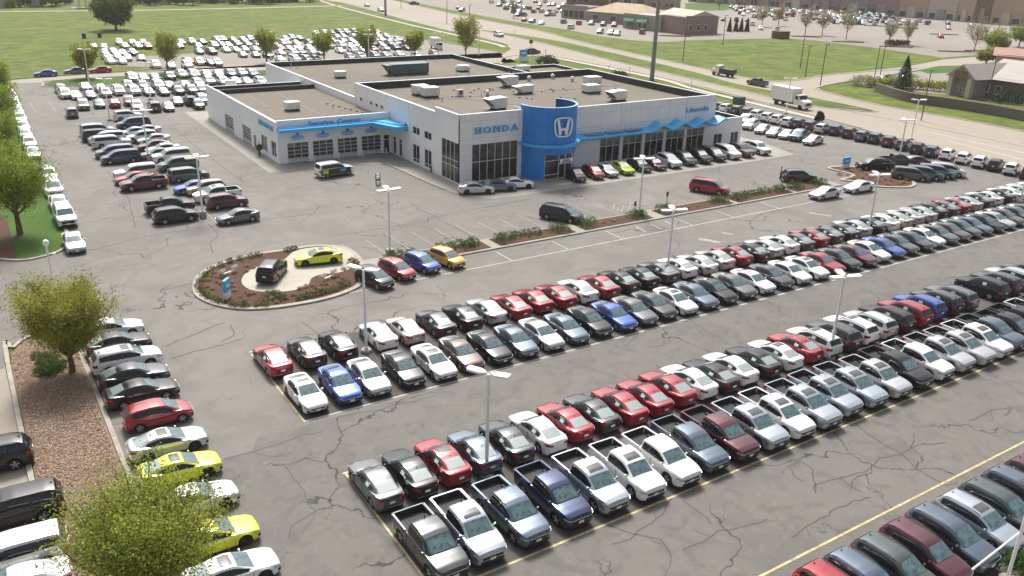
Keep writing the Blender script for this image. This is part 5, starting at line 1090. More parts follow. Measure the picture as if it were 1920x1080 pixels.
def tree(x, y, h, w, label, lm, group=None, nl=6000, ls=.13, seed=1, vase=True, trunk=.22, nb=26, z=0., cat='tree', name='tree', lean=.4, low=.22):
    rg = random.Random(seed); t = thing(name, label, cat, (x, y, z), 0, group); mb = MB(); tips = []
    th = h*low; mb.tube([(0, 0, -.1), (.03, .02, th*.5), (0, .0, th), (0.05, .03, h*.55), (.02, 0, h*.85)], [trunk*1.25, trunk, trunk*.85, trunk*.45, trunk*.12], 9)
    for i in range(nb):
        a = 2.4*i+rg.uniform(-.3, .3); f = rg.random()**.8; z0 = th*.9+(h*.45)*f*rg.random(); out = w/2*(rg.uniform(.55, 1.02)) * (1-.45*f if vase else 1); top = z0+(h-z0)*rg.uniform(.45, .98) if vase else z0+(h-z0)*rg.uniform(.1, .7)
        p0 = Vector((0, 0, z0)); p3 = Vector((cos(a)*out, sin(a)*out, top)); p1 = p0+Vector((cos(a)*out*.5, sin(a)*out*.5, (top-z0)*.25)); pts = []
        for k in range(7):
            u = k/6; q = p0*(1-u)**2+p1*2*u*(1-u)+p3*u*u+Vector((rg.gauss(0, .05), rg.gauss(0, .05), rg.gauss(0, .05)))*w*.12*u; pts.append(q)
            if k >= 2: tips += [tuple(q)]*(k)
        mb.tube(pts, [trunk*.32*(1-u/7)+.008 for u in range(7)], 5, cap=False)
        for k in (2, 3, 4, 5):
            for s_ in range(3):
                q = pts[k]; d = Vector((rg.gauss(0, 1), rg.gauss(0, 1), rg.uniform(.2, 1.4))).normalized()*w*rg.uniform(.08, .2); e = q+d; m = q+d*.5+Vector((0, 0, .1)); mb.tube([q, m, e], [.03, .018, .006], 4, cap=False); tips += [tuple(m), tuple(e), tuple(e)]
    tips += [(rg.gauss(0, w*.08), rg.gauss(0, w*.08), h*rg.uniform(.6, 1.)) for _ in range(20)]
    mb.build('trunk', M_bark, t, 60); lv = MB(); leaves(lv, tips, nl, ls, w*.055, rg); o = lv.build('crown', lm, t); return t
def treep(px, py, *a, **k):
    p = at(px, py); return tree(p.x, p.y, *a, **k)
treep(137, 702, 7.0, 7.2, 'upright tree with yellow-green leaves on the mulch bed beside the parked sedans', L_pear, nl=52000, ls=.08, seed=4, nb=46, trunk=.2, z=.1, low=.2)
tree(3.6, 34.6, 7.2, 8.0, 'bushy yellow-green tree at the bottom edge hiding part of the coupes', L_pear2, nl=44000, ls=.075, seed=9, nb=46, trunk=.2, z=.1)
treep(38, 440, 9.4, 9.4, 'full green tree on the lawn nearest the mulch path', L_dark, nl=26000, ls=.11, seed=13, nb=36, trunk=.28, vase=True, z=.05)
treep(-8, 318, 8.6, 8.5, 'green tree on the lawn at the left edge behind the nearest one', L_dark, nl=20000, ls=.11, seed=15, nb=34, trunk=.28, z=.05, vase=False)
treep(-6, 250, 8.4, 8., 'green tree on the lawn farther up the left edge', L_dark, nl=14000, ls=.14, seed=16, nb=30, trunk=.28, z=.05, vase=False)
treep(2, 205, 8, 7., 'small green tree at the far end of the left lawn', L_dark, nl=10000, ls=.16, seed=18, nb=26, trunk=.25, z=.05)
for n, (px, py, h, w, lm, lab) in enumerate(((163, 146, 7.5, 6.2, L_pear, 'young tree on the lawn strip behind the tall lamp post'), (315, 134, 8.5, 6.8, L_pear, 'young tree with a bare trunk on the access road island'), (500, 118, 8, 6.5, L_pear2, 'young tree behind the rear left corner of the building'), (608, 116, 8.5, 7, L_pear2, 'young yellow-green tree second behind the rear roof edge'),
        (688, 112, 8.5, 7, L_pear2, 'young yellow-green tree third behind the rear roof edge'), (778, 110, 7, 7, L_pear, 'small green tree beside the white van of the overflow lot'), (873, 112, 11.5, 9, L_pear, 'larger yellow-green tree by the access road mouth'))):
    treep(px, py, h, w, lab, lm, 'young trees along the access road', nl=3800, ls=.28, seed=30+n, nb=20, trunk=.2)
treep(218, 56, 14, 11.5, 'broad green tree standing alone in the field', leaf_mat('field_tree_leaves', (.09, .16, .02), (.22, .28, .04), .5), nl=14000, ls=.5, seed=50, nb=36, trunk=.4, vase=False, low=.1)
for n, (px, py, h, w) in enumerate(((963, 34, 7, 5), (1348, 18, 8, 8), (1395, 20, 9, 9), (1428, 50, 9, 7), (1459, 48, 9, 7), (1509, 66, 11, 9), (1541, 66, 10, 8), (1586, 74, 12, 11), (1666, 84, 9, 7), (1700, 84, 9, 7), (1826, 98, 11, 10))):
    treep(px, py, h, w, 'bare twiggy tree, %s from the left in the shopping centre car park' % ORD[n], L_pale, 'bare trees of the shopping centre', nl=900, ls=.28, seed=60+n, nb=16, trunk=.16)
treep(1864, 103, 9, 8, 'yellow-green tree above the restaurant roofs', L_pear2, nl=4000, ls=.45, seed=81, nb=20, trunk=.3, vase=False); treep(1848, 122, 6, 6, 'rounded olive tree beside the restaurant roof', L_pear, nl=2500, ls=.4, seed=82, nb=16, trunk=.2, vase=False); treep(1910, 88, 9, 8, 'dark rounded tree at the right edge near the top', L_dark, nl=2000, ls=.4, seed=83, nb=16, vase=False)
# spruce
def spruce(px, py, h, w, label):
    p = at(px, py); t = thing('spruce_tree', label, 'tree', (p.x, p.y, 0)); MB().tube([(0, 0, 0), (0, 0, h*.95)], [.2, .03], 7).build('trunk', M_bark, t); rg = random.Random(5); lv = MB()
    for k in range(5200):
        u = rg.random()**.7; z = h*(1-u)*.97+.4; r = w/2*u**.9*(.6+.4*rg.random()); a = rg.random()*6.283; d = Vector((cos(a), sin(a), -.35)); q = Vector((cos(a)*r, sin(a)*r, z-.25*r)); b = Vector((-sin(a), cos(a), 0)); s = .26*rg.uniform(.6, 1.3); lv.add([q-d*s, q+b*s*.35, q+d*s, q-b*s*.35], [(0, 1, 2, 3)])
    lv.build('crown', L_spruce, t)
spruce(1690, 176, 8.5, 6.5, 'dark spruce at the end of the hedge by the restaurant')
for i, px in enumerate((1367, 1379, 1389, 1400)): spruce(px, 59, 5, 2.2, 'small dark conifer, %s of the four beside the retail building' % ORD[i])
def shrub(x, y, r, h, label, lm, group, n=500, ls=.07, z=.1, seed=0, name='shrub'):
    rg = random.Random(seed); t = thing(name, label, 'shrub', (x, y, z), 0, group); st = MB()
    for k in range(5): a = 1.26*k; st.tube([(0, 0, -.05), (cos(a)*r*.35, sin(a)*r*.35, h*.6)], [.02, .01], 4)
    st.build('stem', M_bark, t); lv = MB(); pts = []
    for _ in range(60):
        a = rg.random()*6.283; u = math.acos(rg.random()); q = r*rg.uniform(.75, 1.)*(1+.15*math.sin(3*a)); pts.append((cos(a)*sin(u)*q, sin(a)*sin(u)*q, h*.15+cos(u)*h*.82*rg.uniform(.85, 1.05)))
    leaves(lv, pts, n, ls, r*.13, rg); lv.build('leaves', lm, t); return t
# planter strip between visitor stalls and lane
yk0, yk1 = 71.2, 74.4
mb = MB(); mb.box(31, 101, yk0, yk1, -.02, .12); struct('planter_strip_kerb', mb, G_kerb)
sheet('planter_walk', rect(31.0, 100.9, yk0+.05, yk1-.05), .124, G_apron)
beds = [(722, 912), (930, 1070), (1088, 1215), (1236, 1366), (1374, 1478), (1484, 1550)]
bx = []
for i, (a, b) in enumerate(beds):
    x0, x1 = row_x(a, 72.6, .1), row_x(b, 72.6, .1); bx.append((x0, x1)); mb = MB(); mb.box(x0, x1, yk0+.45, yk1-.35, .1, .17); struct('planter_mulch', mb, G_dmulch)
sn = 0
def shr(x, y, r, h, lm, lab, **k):
    global sn; sn += 1; return shrub(x, y, r, h, lab, lm, 'shrubs of the planter strip', seed=sn, **k)
for i, (x0, x1) in enumerate(bx):
    spots = []
    if i == 0: spots = [(x0+.8+q*1.15, 73.2+.4*((q % 2)), .65, .8, L_grey if q in (0, 4, 5) else L_shrub) for q in range(int((x1-x0-1)/1.15)) if q not in (3, 4)]+[(x1-2.2, 72.4, .8, .95, L_shrub), (x1-1.2, 73.4, .8, .9, L_shrub)]
    else:
        spots = [(x0+.9, 72.6, .85, .95, L_shrub), (x0+1.9, 73.1, .8, .9, L_shrub), (x0+.9, 73.4, .8, .8, L_shrub), (x1-1.1, 72.4, .85, .9, L_shrub), (x1-2.1, 73., .8, .85, L_shrub), (x1-.9, 73.3, .75, .8, L_shrub)]
        if i in (1, 4): spots += [(x0+3+q*1.3, 73.3, .7, .75, L_shrub) for q in range(max(0, int((x1-x0-5)/1.3)))]
        if i in (2, 3): spots += [(x0+3.4+q*1.5, 72.8, .3, .3, L_tuft) for q in range(max(0, int((x1-x0-6)/1.5)))]
    spots.sort()
    for q, (x, y, r, h, lm) in enumerate(spots):
        word = {0: 'grey-green' if lm is L_grey else 'green', 1: 'green', 2: 'green'}.get(0)
        shr(x, y, r, h, lm, ('dry brown tuft' if lm is L_tuft else ('grey-green shrub' if lm is L_grey else 'rounded green shrub'))+f', {ordn(q)} from the left in the {ORD[i]} planter bed', n=420 if lm is not L_tuft else 120)
for px, py in ((1189, 409), (1249, 390)):
    p = at(px, py); t = thing('parking_sign', 'small dark bay sign on a post '+('left' if px < 1200 else 'right')+' of the walkway in the planters', 'sign', (p.x, p.y, 0)); MB().tube([(0, 0, 0), (0, 0, 2.0)], .045, 6).build('post', M_util, t); MB().box(-.16, .16, -.03, .02, 1.5, 2.05).build('sign_plate', B_dark, t)
# the two planted islands
def island(out_px, pad_px, label, kw=.5):
    W2 = [tuple(at(*p)[:2]) for p in out_px]; sp = smooth_path(W2, 6, True); struct('island_kerb', ribbon(MB(), sp, kw, -.02, .15, True), G_kerb); sheet('island_mulch', sp, .12, G_dmulch)
    if pad_px: pp = smooth_path([tuple(at(*p)[:2]) for p in pad_px], 5, True); sheet('display_pad', pp, .145, noise_mat('pad_concrete', [(.44, .40, .34), (.6, 5, .4, .65, (.37, .34, .29), .8, .5)], rough=.85))
isl_l = [(367, 545), (372, 522), (398, 503), (440, 488), (490, 477), (540, 470), (590, 463), (640, 465), (664, 477), (680, 500), (676, 532), (650, 548), (610, 561), (560, 571), (510, 578), (455, 580), (410, 573), (378, 560)]
pad = [(453, 531), (462, 514), (485, 502), (530, 490), (556, 472), (605, 465), (648, 468), (664, 482), (668, 497), (642, 512), (604, 517), (585, 524), (576, 538), (545, 548), (500, 550), (468, 545)]
island(isl_l, pad, '')
island([(1555, 317), (1564, 313.5), (1600, 314), (1668, 320), (1700, 333), (1714, 345), (1706, 351), (1684, 352), (1642, 350), (1600, 341), (1578, 338), (1600, 331), (1588, 325)], None, '')
rg = random.Random(21); n1 = 0
for (px, py) in [(392, 528), (396, 521), (402, 514), (408, 531), (412, 524), (418, 517), (391, 540), (400, 545), (430, 527), (434, 533), (438, 540), (441, 548), (415, 535), (409, 522), (464, 551), (467, 556), (454, 560), (476, 553), (502, 557), (519, 551), (501, 552), (538, 557), (550, 556), (562, 545), (573, 541), (587, 539), (594, 543), (602, 537), (605, 545), (613, 536), (636, 521), (643, 525), (637, 531), (650, 538), (497, 566), (509, 563), (520, 570), (457, 566), (537, 563), (464, 502), (475, 505), (462, 512), (655, 499), (662, 503), (645, 508)]:
    p = at(px, py); n1 += 1; shrub(p.x, p.y, .27, .28, 'small dry tan grass tuft on the left display island', L_tuft, 'tan grass tufts of the left display island', n=110, ls=.07, seed=200+n1, name='grass_tuft')
n1 = 0
for (px, py) in [(373, 540), (377, 548), (384, 556), (393, 562), (403, 567), (414, 570), (437, 575), (448, 577), (460, 577), (484, 576), (498, 575), (520, 566), (531, 562), (560, 564), (570, 561), (581, 558), (592, 556), (604, 553), (616, 550), (628, 546), (640, 541), (650, 536), (525, 558), (511, 556), (498, 562), (377, 530), (384, 519), (398, 509), (415, 501), (432, 494), (452, 489), (470, 485), (485, 482), (540, 473), (552, 470), (660, 493), (668, 497), (672, 522)]:
    p = at(px, py); n1 += 1; shrub(p.x, p.y, .42, .45, 'low rounded grey-green plant along the rim of the left display island', L_grey if n1 % 3 else L_shrub, 'grey-green plants of the left display island', n=170, ls=.075, seed=300+n1)
n1 = 0
for _ in range(46):
    u, v = rg.random(), rg.random(); px, py = 1572+u*128, 318+v*30
    if not (py < 318+(px-1572)*.24+12 and py > 314+(px-1572)*.085+3) and not (1600 < px < 1700 and 330 < py < 349 and py > 322+(px-1600)*.12): continue
    p = at(px, py); n1 += 1; shrub(p.x, p.y, .35, .35, 'small dry tan grass tuft on the right planted island', L_tuft, 'tan grass tufts of the right planted island', n=80, ls=.09, seed=400+n1, name='grass_tuft')
# flood lights, island signs
for i, (px, py, lab) in enumerate(((430, 516, 'white double flood light left of the black SUV on the display island'), (617, 525, 'white double flood light in front of the yellow coupe on the display island'))):
    p = at(px, py); t = thing('flood_light', lab, 'flood light', (p.x, p.y, .12), R_(25)); MB().box(-.75, .75, -.06, .06, .12, .24).build('arm', M_lampw, t); MB().lathe((0, 0, 0), [(.16, 0), (.16, .12)], 8).build('base', M_lampw, t)
    for s in (-1, 1): MB().box(s*.72-.06, s*.72+.06, -.05, .05, .24, .42).build('bracket', M_lampw, t); o = MB().box(-.24, .24, -.2, .2, 0, .3).build('lamp_head', M_lampw, t); o.location = (s*.72, 0, .42); o.rotation_euler = (R_(-25), 0, 0)
def islesign(px, py, w, h, label, rz=0):
    p = at(px, py); t = thing('island_sign', label, 'sign', (p.x, p.y, .12), R_(rz)); MB().box(-w/2, w/2, -.14, .14, h*.38, h).build('blue_panel', B_lblue, t); MB().box(-w/2+.01, w/2-.01, -.135, .135, 0, h*.378).build('white_panel', L_white, t); MB().box(-w*.3, w*.3, -.15, -.142, h*.6, h*.75).build('lettering', L_white, t)
islesign(427, 561, .95, 1.75, 'blue and white sign standing on the left display island', 50); islesign(1585, 316, 1.5, 1.6, 'blue and white sign on the tip of the right planted island', 0); islesign(981, 115, 2.4, 3.0, 'blue square sign on the lawn by the access road mouth')
# shrubs by the mulch tree (cluster of separate globes)
n1 = 0
for (px, py) in [(75, 695), (88, 702), (102, 700), (80, 685), (95, 690), (108, 690), (74, 706), (86, 711), (99, 708), (70, 676), (85, 676), (100, 678), (114, 698), (120, 692)]:
    p = at(px, py); n1 += 1; shrub(p.x, p.y, .42, .5, 'round dark green shrub in the cluster left of the tree trunk', L_shrub, 'round shrubs beside the mulch bed tree', n=420, ls=.055, seed=500+n1, z=.2)
for i, (px, py, r, lab) in enumerate(((1028, 121, 2.6, 'dark spreading shrub behind the rear annexe roof'), (1160, 151, 2.2, 'low dark shrub in the verge beyond the main roof'), (1536, 229, .7, 'small dark shrub at the end of the sidewalk'), (1618, 160, 3.5, 'grey leafless shrub at the restaurant lawn corner'), (1885, 192, 3., 'dark evergreen shrub beside the restaurant wall'))):
    p = at(px, py); shrub(p.x, p.y, r, 1.9, lab, L_spruce if i != 3 else L_pale, None, n=1500, ls=.25, seed=600+i)
for i in range(3): p = at(1903+i*14, 1062+rg.uniform(-8, 14)); shrub(p.x, p.y, .8, .8, 'dark leafy shrub, %s along the bottom right border' % ORD[i], L_shrub, 'shrubs of the bottom right border', n=900, ls=.08, seed=620+i)
# hedge and retaining wall
hp = [(1640, 164), (1700, 166), (1790, 174), (1860, 183), (1930, 194)]
P = [tuple(at(*p)[:2]) for p in hp]; t = thing('hedge', 'long clipped yellow-green hedge above the dark retaining wall', 'hedge', (0, 0, 0)); rg2 = random.Random(8); lv = MB(); sp = smooth_path(P, 20)
leaves(lv, [(x+rg2.uniform(-1.1, 1.1), y+rg2.uniform(-1.1, 1.1), rg2.uniform(.6, 1.9)) for x, y in sp for _ in range(6)], 7000, .3, .35, rg2); lv.build('leaves', L_pear, t)
rw = thing('retaining_wall', 'long dark block retaining wall below the restaurant hedge', 'retaining wall', (0, 0, 0)); M_blk1 = mat('wall_block', (.16, .135, .115), rough=.95, var=.3, scale=.8); wp = smooth_path([tuple(at(*p)[:2]) for p in [(1640, 171), (1700, 190), (1780, 202), (1860, 215), (1935, 230)]], 10)
L = 0; cum = [0]
for a, b in zip(wp, wp[1:]): L += math.hypot(b[0]-a[0], b[1]-a[1]); cum.append(L)
def onw(s): 
    x = float(np.interp(s, cum, [q[0] for q in wp])); y = float(np.interp(s, cum, [q[1] for q in wp])); return x, y
bm_ = MB().box(-.72, .72, -.3, .3, 0, .38).mesh('block', M_blk1); nblk = int(L/1.5)
for r_ in range(5):
    for i in range(nblk):
        s = (i+.5*(r_ % 2)+.5)*1.5
        if s > L-.8: continue
        x, y = onw(s); x2, y2 = onw(s+.3); o = link('block', bm_, rw, (x, y, r_*.4), math.atan2(y2-y, x2-x)); o.location.x += -.05*r_*0
mb = MB(); ribbon(mb, [(onw(s)[0]+.5, onw(s)[1]+.1) for s in np.linspace(0, L, 20)], .5, 0, 1.95); mb.build('backfill', G_dmulch, rw)

# ------------------------------------------------------------------ rooftop equipment
def unit(px, py, z, L_, W_, h_, hood, label, m=None, rz=0):
    p = at(px, py, z); t = thing('rooftop_unit', label, 'rooftop unit', (p.x, p.y, z), R_(rz), 'air handling units on the dealership roofs'); m = m or B_white
    MB().box(-L_/2+.12, L_/2-.12, -W_/2+.12, W_/2-.12, 0, .32).build('curb', B_dark, t); MB().box(-L_/2, L_/2, -W_/2, W_/2, .32, h_).build('casing', m, t)
    MB().box(-L_/2-.03, L_/2+.03, -W_/2-.03, W_/2+.03, h_, h_+.06).build('lid', m, t)
    for i in range(2): MB().box(-L_/2+.2+i*L_/2, -.08+i*L_/2-.1, -W_/2-.035, -W_/2-.002, .5, h_-.12).build('access_panel', m, t)
    if hood:
        x = -L_/2; MB().add([(x-.01, -W_/2, h_-.02), (x-.01, W_/2, h_-.02), (x-1.2, W_/2, h_-.1), (x-1.2, -W_/2, h_-.1), (x-.01, -W_/2, .5), (x-.01, W_/2, .5)], [(0, 1, 2, 3), (0, 3, 4), (1, 5, 2), (0, 4, 5, 1)]).build('intake_hood', m, t); MB().add([(x-1.19, -W_/2+.03, h_-.15), (x-1.19, W_/2-.03, h_-.15), (x-.06, W_/2-.03, .5), (x-.06, -W_/2+.03, .5)], [(0, 1, 2, 3)]).build('intake_grille', B_dark, t)
    return t
unit(548, 207, 5.0, 2.1, 1.6, 1.3, 0, 'white rooftop unit on the service wing roof'); unit(433, 163, 4.75, 1.7, 1.4, 1.15, 0, 'small white unit on the rear strip of the service wing')
unit(638, 146, 5.2, 2.0, 1.6, 1.2, 0, 'white rooftop unit left of the green one'); unit(868, 134, 5.2, 2.4, 1.7, 1.2, 0, 'white rooftop unit right of the green one'); unit(980, 134, 4.6, 2.6, 1.8, 1.2, 0, 'white rooftop unit on the small far roof')
unit(765, 139, 5.2, 7.8, 2.8, 2.1, 1, 'long dark green air handler on the rear roof', mat('green_casing', (.045, .10, .095), rough=.5))
unit(788, 178, 7.35, 2.3, 1.8, 1.5, 0, 'white rooftop unit, left of the touching pair on the main roof'); unit(806, 182, 7.35, 2.5, 1.8, 1.5, 0, 'white rooftop unit, right of the touching pair on the main roof'); unit(934, 205, 7.35, 2.0, 1.8, 1.7, 1, 'white hooded rooftop unit behind the blue drum')
unit(956, 162, 7.35, 2.2, 1.8, 1.7, 1, 'white hooded rooftop unit near the black parapet'); unit(985, 175, 7.35, 2.2, 1.6, 1.3, 1, 'white hooded rooftop unit right below the one at the parapet'); unit(1110, 158, 7.35, 2.7, 1.9, 1.3, 0, 'white rooftop unit, rear of the two by the right parapet'); unit(1108, 174, 7.35, 2.7, 1.9, 1.3, 0, 'white rooftop unit, front of the two by the right parapet'); unit(1159, 189, 7.35, 2.0, 1.8, 1.6, 1, 'white hooded rooftop unit farthest to the right')
for i, (px, py, z, k_) in enumerate(((914, 180, 7.35, 0), (992, 152, 7.35, 0), (1036, 148, 7.35, 0), (1073, 153, 7.35, 0), (863, 180, 7.35, 1), (855, 147, 5.2, 2), (879, 147, 5.2, 2), (680, 153, 5.2, 3), (762, 150, 5.2, 3), (802, 117, 5.2, 3), (817, 116, 5.2, 3), (546, 126, 5.2, 3), (558, 129, 5.2, 3), (955, 140, 5.2, 3), (963, 140, 5.2, 3), (903, 181, 7.35, 3), (829, 190, 7.35, 3), (624, 202, 5.0, 3))):
    p = at(px, py, z); names = ['white mushroom vent cap on the roof', 'small square fan unit on the main roof', 'tall capped flue pipe on the rear roof', 'short thin vent pipe on the roof']; t = thing('roof_vent', names[k_], 'roof vent', (p.x, p.y, z), 0, ['vent caps', 'fan unit', 'flue pipes', 'vent pipes'][k_]+' of the dealership roofs')
    if k_ == 0: MB().lathe((0, 0, 0), [(.3, 0), (.25, .25), (.22, .5)], 12).build('curb', B_grey, t, 40); MB().lathe((0, 0, .5), [(.4, 0), (.36, .2), (.15, .42), (0, .45)], 12).build('cap', B_white, t, 40)
    elif k_ == 1: MB().box(-.5, .5, -.2, .2, .1, 1.0).build('casing', B_white, t); MB().lathe((0, -.22, .55), [(.1, 0), (.32, 0), (.32, -.03), (.1, -.03)], 14, axis='y').build('fan', B_dark, t)
    elif k_ == 2: MB().tube([(0, 0, 0), (0, 0, 2.0)], .07, 8).build('pipe', B_grey, t); MB().lathe((0, 0, 2.), [(.22, 0), (.22, .2), (0, .38)], 10).build('cap', B_white, t, 40)
    else: MB().tube([(0, 0, 0), (0, 0, .7)], .08, 8).build('pipe', B_white if i % 2 else B_grey, t)
mb = MB(); rg3 = random.Random(4)
for k_ in range(46): u = rg3.random(); px, py = 840+u*330+rg3.uniform(-10, 10), 172+rg3.uniform(-6, 14); p = at(px, py, 7.36); mb.box(p.x-.12, p.x+.12, p.y-.12, p.y+.12, 7.35, 7.5)
for k_ in range(9): p = at(614+k_*11, 195+k_*2.8, 5.01); mb.box(p.x-.14, p.x+.14, p.y-.14, p.y+.14, 5.0, 5.15)
o = mb.build('pipe_support', B_dark, None); o['kind'] = 'stuff'; o['label'] = 'small dark pipe support blocks scattered over the roofs'
# service apron details
p = at(487, 292); t = thing('key_drop_box', 'black pedestal box beside the service wing side wall', 'drop box', (p.x, p.y, 0)); MB().box(-.12, .12, -.12, .12, 0, .9).build('pedestal', B_dark, t); MB().box(-.4, .4, -.28, .28, .9, 1.65).build('box', B_dark, t); MB().tube([(0, 0, 1.65), (0, 0, 2.1)], .05, 6).build('post', B_dark, t)
p = at(709, 346); t = thing('display_rack', 'small black and white rack sign on the asphalt before the service wing', 'rack', (p.x, p.y, 0), R_(25))
for s in (-.4, .4): MB().box(s-.04, s+.04, -.05, .05, 0, 1.5).build('post', B_dark, t)
for z in (.15, .5, .85, 1.2): MB().box(-.36, .36, -.04, .04, z, z+.24).build('shelf', B_dark if z in (.5,) else L_white, t)
p = at(808, 323); MB().lathe((p.x, p.y, 0), [(.12, 0), (.12, .9), (0, .95)], 8).build('bollard', B_dark).__setitem__('label', 'grey bollard by the side windows of the showroom'); bpy.data.objects['bollard']['category'] = 'bollard'
for i in range(4): p = Vector((41.6+3.72*i+.2, 115.2, 0)); t = thing('bollard', 'pale bollard right of the garage door %s' % places[i], 'bollard', p, 0, 'bollards between the garage doors'); MB().lathe((0, 0, 0), [(.1, 0), (.1, .95), (0, 1.)], 8).build('post', B_cap, t)
p = at(1385, 195); t = thing('transformer_box', 'green utility box on the verge above the road side SUVs', 'utility box', (p.x, p.y, 0)); MB().box(-1., 1., -.8, .8, 0, 1.4).build('cabinet', mat('utility_green', (.05, .09, .06), rough=.6), t); MB().box(-1.05, 1.05, -.85, .85, 1.4, 1.5).build('lid', B_dark, t)

# ------------------------------------------------------------------ people
def person(px, py, head, label, top, legs, pose, skin=(.45, .30, .22), z=0.02):
    p = at(px, py); t = thing('person', label, 'person', (p.x, p.y, z), R_(head))
    V = dict(pel=(0, 0, .95), ch=(0.02, 0, 1.25), nk=(.03, 0, 1.48), hd=(.05, 0, 1.62), hd2=(.05, 0, 1.74)); E_ = [('pel', 'ch'), ('ch', 'nk'), ('nk', 'hd'), ('hd', 'hd2')]; Rr = dict(pel=.15, ch=.16, nk=.06, hd=.095, hd2=.08)
    for s, n in ((1, 'l'), (-1, 'r')):
        st = pose.get('stride', .12)*s; V['hip'+n] = (0, .1*s, .9); V['kn'+n] = (st*.6+.03, .11*s, .5); V['an'+n] = (st, .11*s, .09); V['to'+n] = (st+.18, .12*s, .04)
        V['sh'+n] = (.02, .19*s, 1.4); a = pose['arms'][0 if s > 0 else 1]; V['el'+n] = (a[0]*.5-.03, .25*s, 1.4-.28*a[2]); V['wr'+n] = (a[0], .22*s+a[1], 1.4-.5*a[2]); V['fi'+n] = (a[0]+.07, .22*s+a[1], 1.38-.56*a[2])
        E_ += [('pel', 'hip'+n), ('hip'+n, 'kn'+n), ('kn'+n, 'an'+n), ('an'+n, 'to'+n), ('ch', 'sh'+n), ('sh'+n, 'el'+n), ('el'+n, 'wr'+n), ('wr'+n, 'fi'+n)]
        Rr.update({'hip'+n: .11, 'kn'+n: .075, 'an'+n: .055, 'to'+n: .05, 'sh'+n: .075, 'el'+n: .055, 'wr'+n: .04, 'fi'+n: .045})
    ks = list(V); me = bpy.data.meshes.new('body'); me.from_pydata([V[k] for k in ks], [(ks.index(a), ks.index(b)) for a, b in E_], []); o = bpy.data.objects.new('body', me); COL.objects.link(o)
    m = o.modifiers.new('s', 'SKIN'); me.skin_vertices[0].data[0].use_root = True
    for i, k in enumerate(ks): me.skin_vertices[0].data[i].radius = (Rr[k], Rr[k]*.85)
    o.modifiers.new('u', 'SUBSURF').levels = 1; dg = bpy.context.evaluated_depsgraph_get(); me2 = bpy.data.meshes.new_from_object(o.evaluated_get(dg)); bpy.data.objects.remove(o); me2.name = 'body'
    for mm in (mat('skin', skin, rough=.6), mat('shirt', top, rough=.85), mat('trousers', legs, rough=.85), mat('shoes', (.03, .03, .03), rough=.6)): me2.materials.append(mm)
    for f in me2.polygons:
        c = f.center; f.use_smooth = True
        f.material_index = 3 if c.z < .09 else 2 if c.z < .97 and abs(c.y) < .22 else 1 if c.z < 1.5 and (abs(c.y) < .27 and c.x < .22) else 0
    link('body', me2, t); MB().lathe((.03, 0, 1.66), [(.1, -.02), (.115, .06), (.09, .14), (0, .17)], 12).build('hair', mat('hair', (.04, .028, .02), rough=.7), t, 60); return t
person(1462, 337, -30, 'person in dark trousers and pale top pushing a stroller beside the dark SUV', (.38, .33, .28), (.03, .03, .035), dict(arms=((.38, -.02, .75), (.38, .02, .75))))
person(1911, 344, 200, 'person in dark clothes walking at the right edge of the lot', (.04, .04, .05), (.03, .03, .035), dict(stride=.26, arms=((.12, 0, 1.), (-.12, 0, 1.))))
p = at(1470, 341); st = thing('stroller', 'black stroller between the person and the dark SUV', 'stroller', (p.x, p.y, .02), R_(-30)); MB().add([(-.3, -.22, .45), (.3, -.22, .35), (.3, .22, .35), (-.3, .22, .45), (-.42, -.22, .95), (-.42, .22, .95)], [(0, 1, 2, 3), (0, 3, 5, 4)]).build('seat', B_dark, st); MB().lathe((-.1, 0, .7), [(.3, 0), (.28, .12), (.15, .25), (0, .3)], 10).build('canopy', B_dark, st); MB().tube([(-.55, -.2, 1.0), (.35, -.2, .15)], .02, 5).build('frame', B_grey, st); MB().tube([(-.55, .2, 1.0), (.35, .2, .15)], .02, 5).build('frame', B_grey, st); MB().tube([(-.55, -.2, 1.0), (-.55, .2, 1.0)], .025, 5).build('handle', B_dark, st)
for x, y in ((.35, 0), (-.3, -.25), (-.3, .25)): MB().lathe((x, y, .13), [(.03, -.03), (.13, -.03), (.13, .03), (.03, .03)], 12, axis='y').build('wheel', M_tyre, st)
# ------------------------------------------------------------------ background buildings
K_brick = noise_mat('brown_brick', [(.22, .13, .10), (.6, 4, .4, .65, (.17, .10, .08), .8, 0)], rough=.9); K_tan = noise_mat('tan_render', [(.44, .34, .24), (.1, 4, .4, .65, (.38, .30, .21), .8, 0)], rough=.9); K_pale = mat('pale_render', (.50, .44, .37), rough=.9, var=.08, scale=.2)
K_stone = noise_mat('grey_stone', [(.34, .31, .28), (1.5, 4, .4, .65, (.24, .22, .20), .8, 0)], rough=.9); K_roofp = mat('pale_metal_roof', (.34, .31, .28), rough=.6, var=.08, scale=.3); K_shing = mat('tan_shingles', (.42, .33, .22), rough=.9, var=.15, scale=.5); K_red = mat('red_roof', (.34, .19, .15), rough=.8)
K_mauve = mat('mauve_brick', (.26, .19, .18), rough=.9, var=.15, scale=.4); K_green = mat('green_awning', (.06, .33, .17), rough=.7); K_win = mat('far_window', (.05, .055, .06), rough=.1)
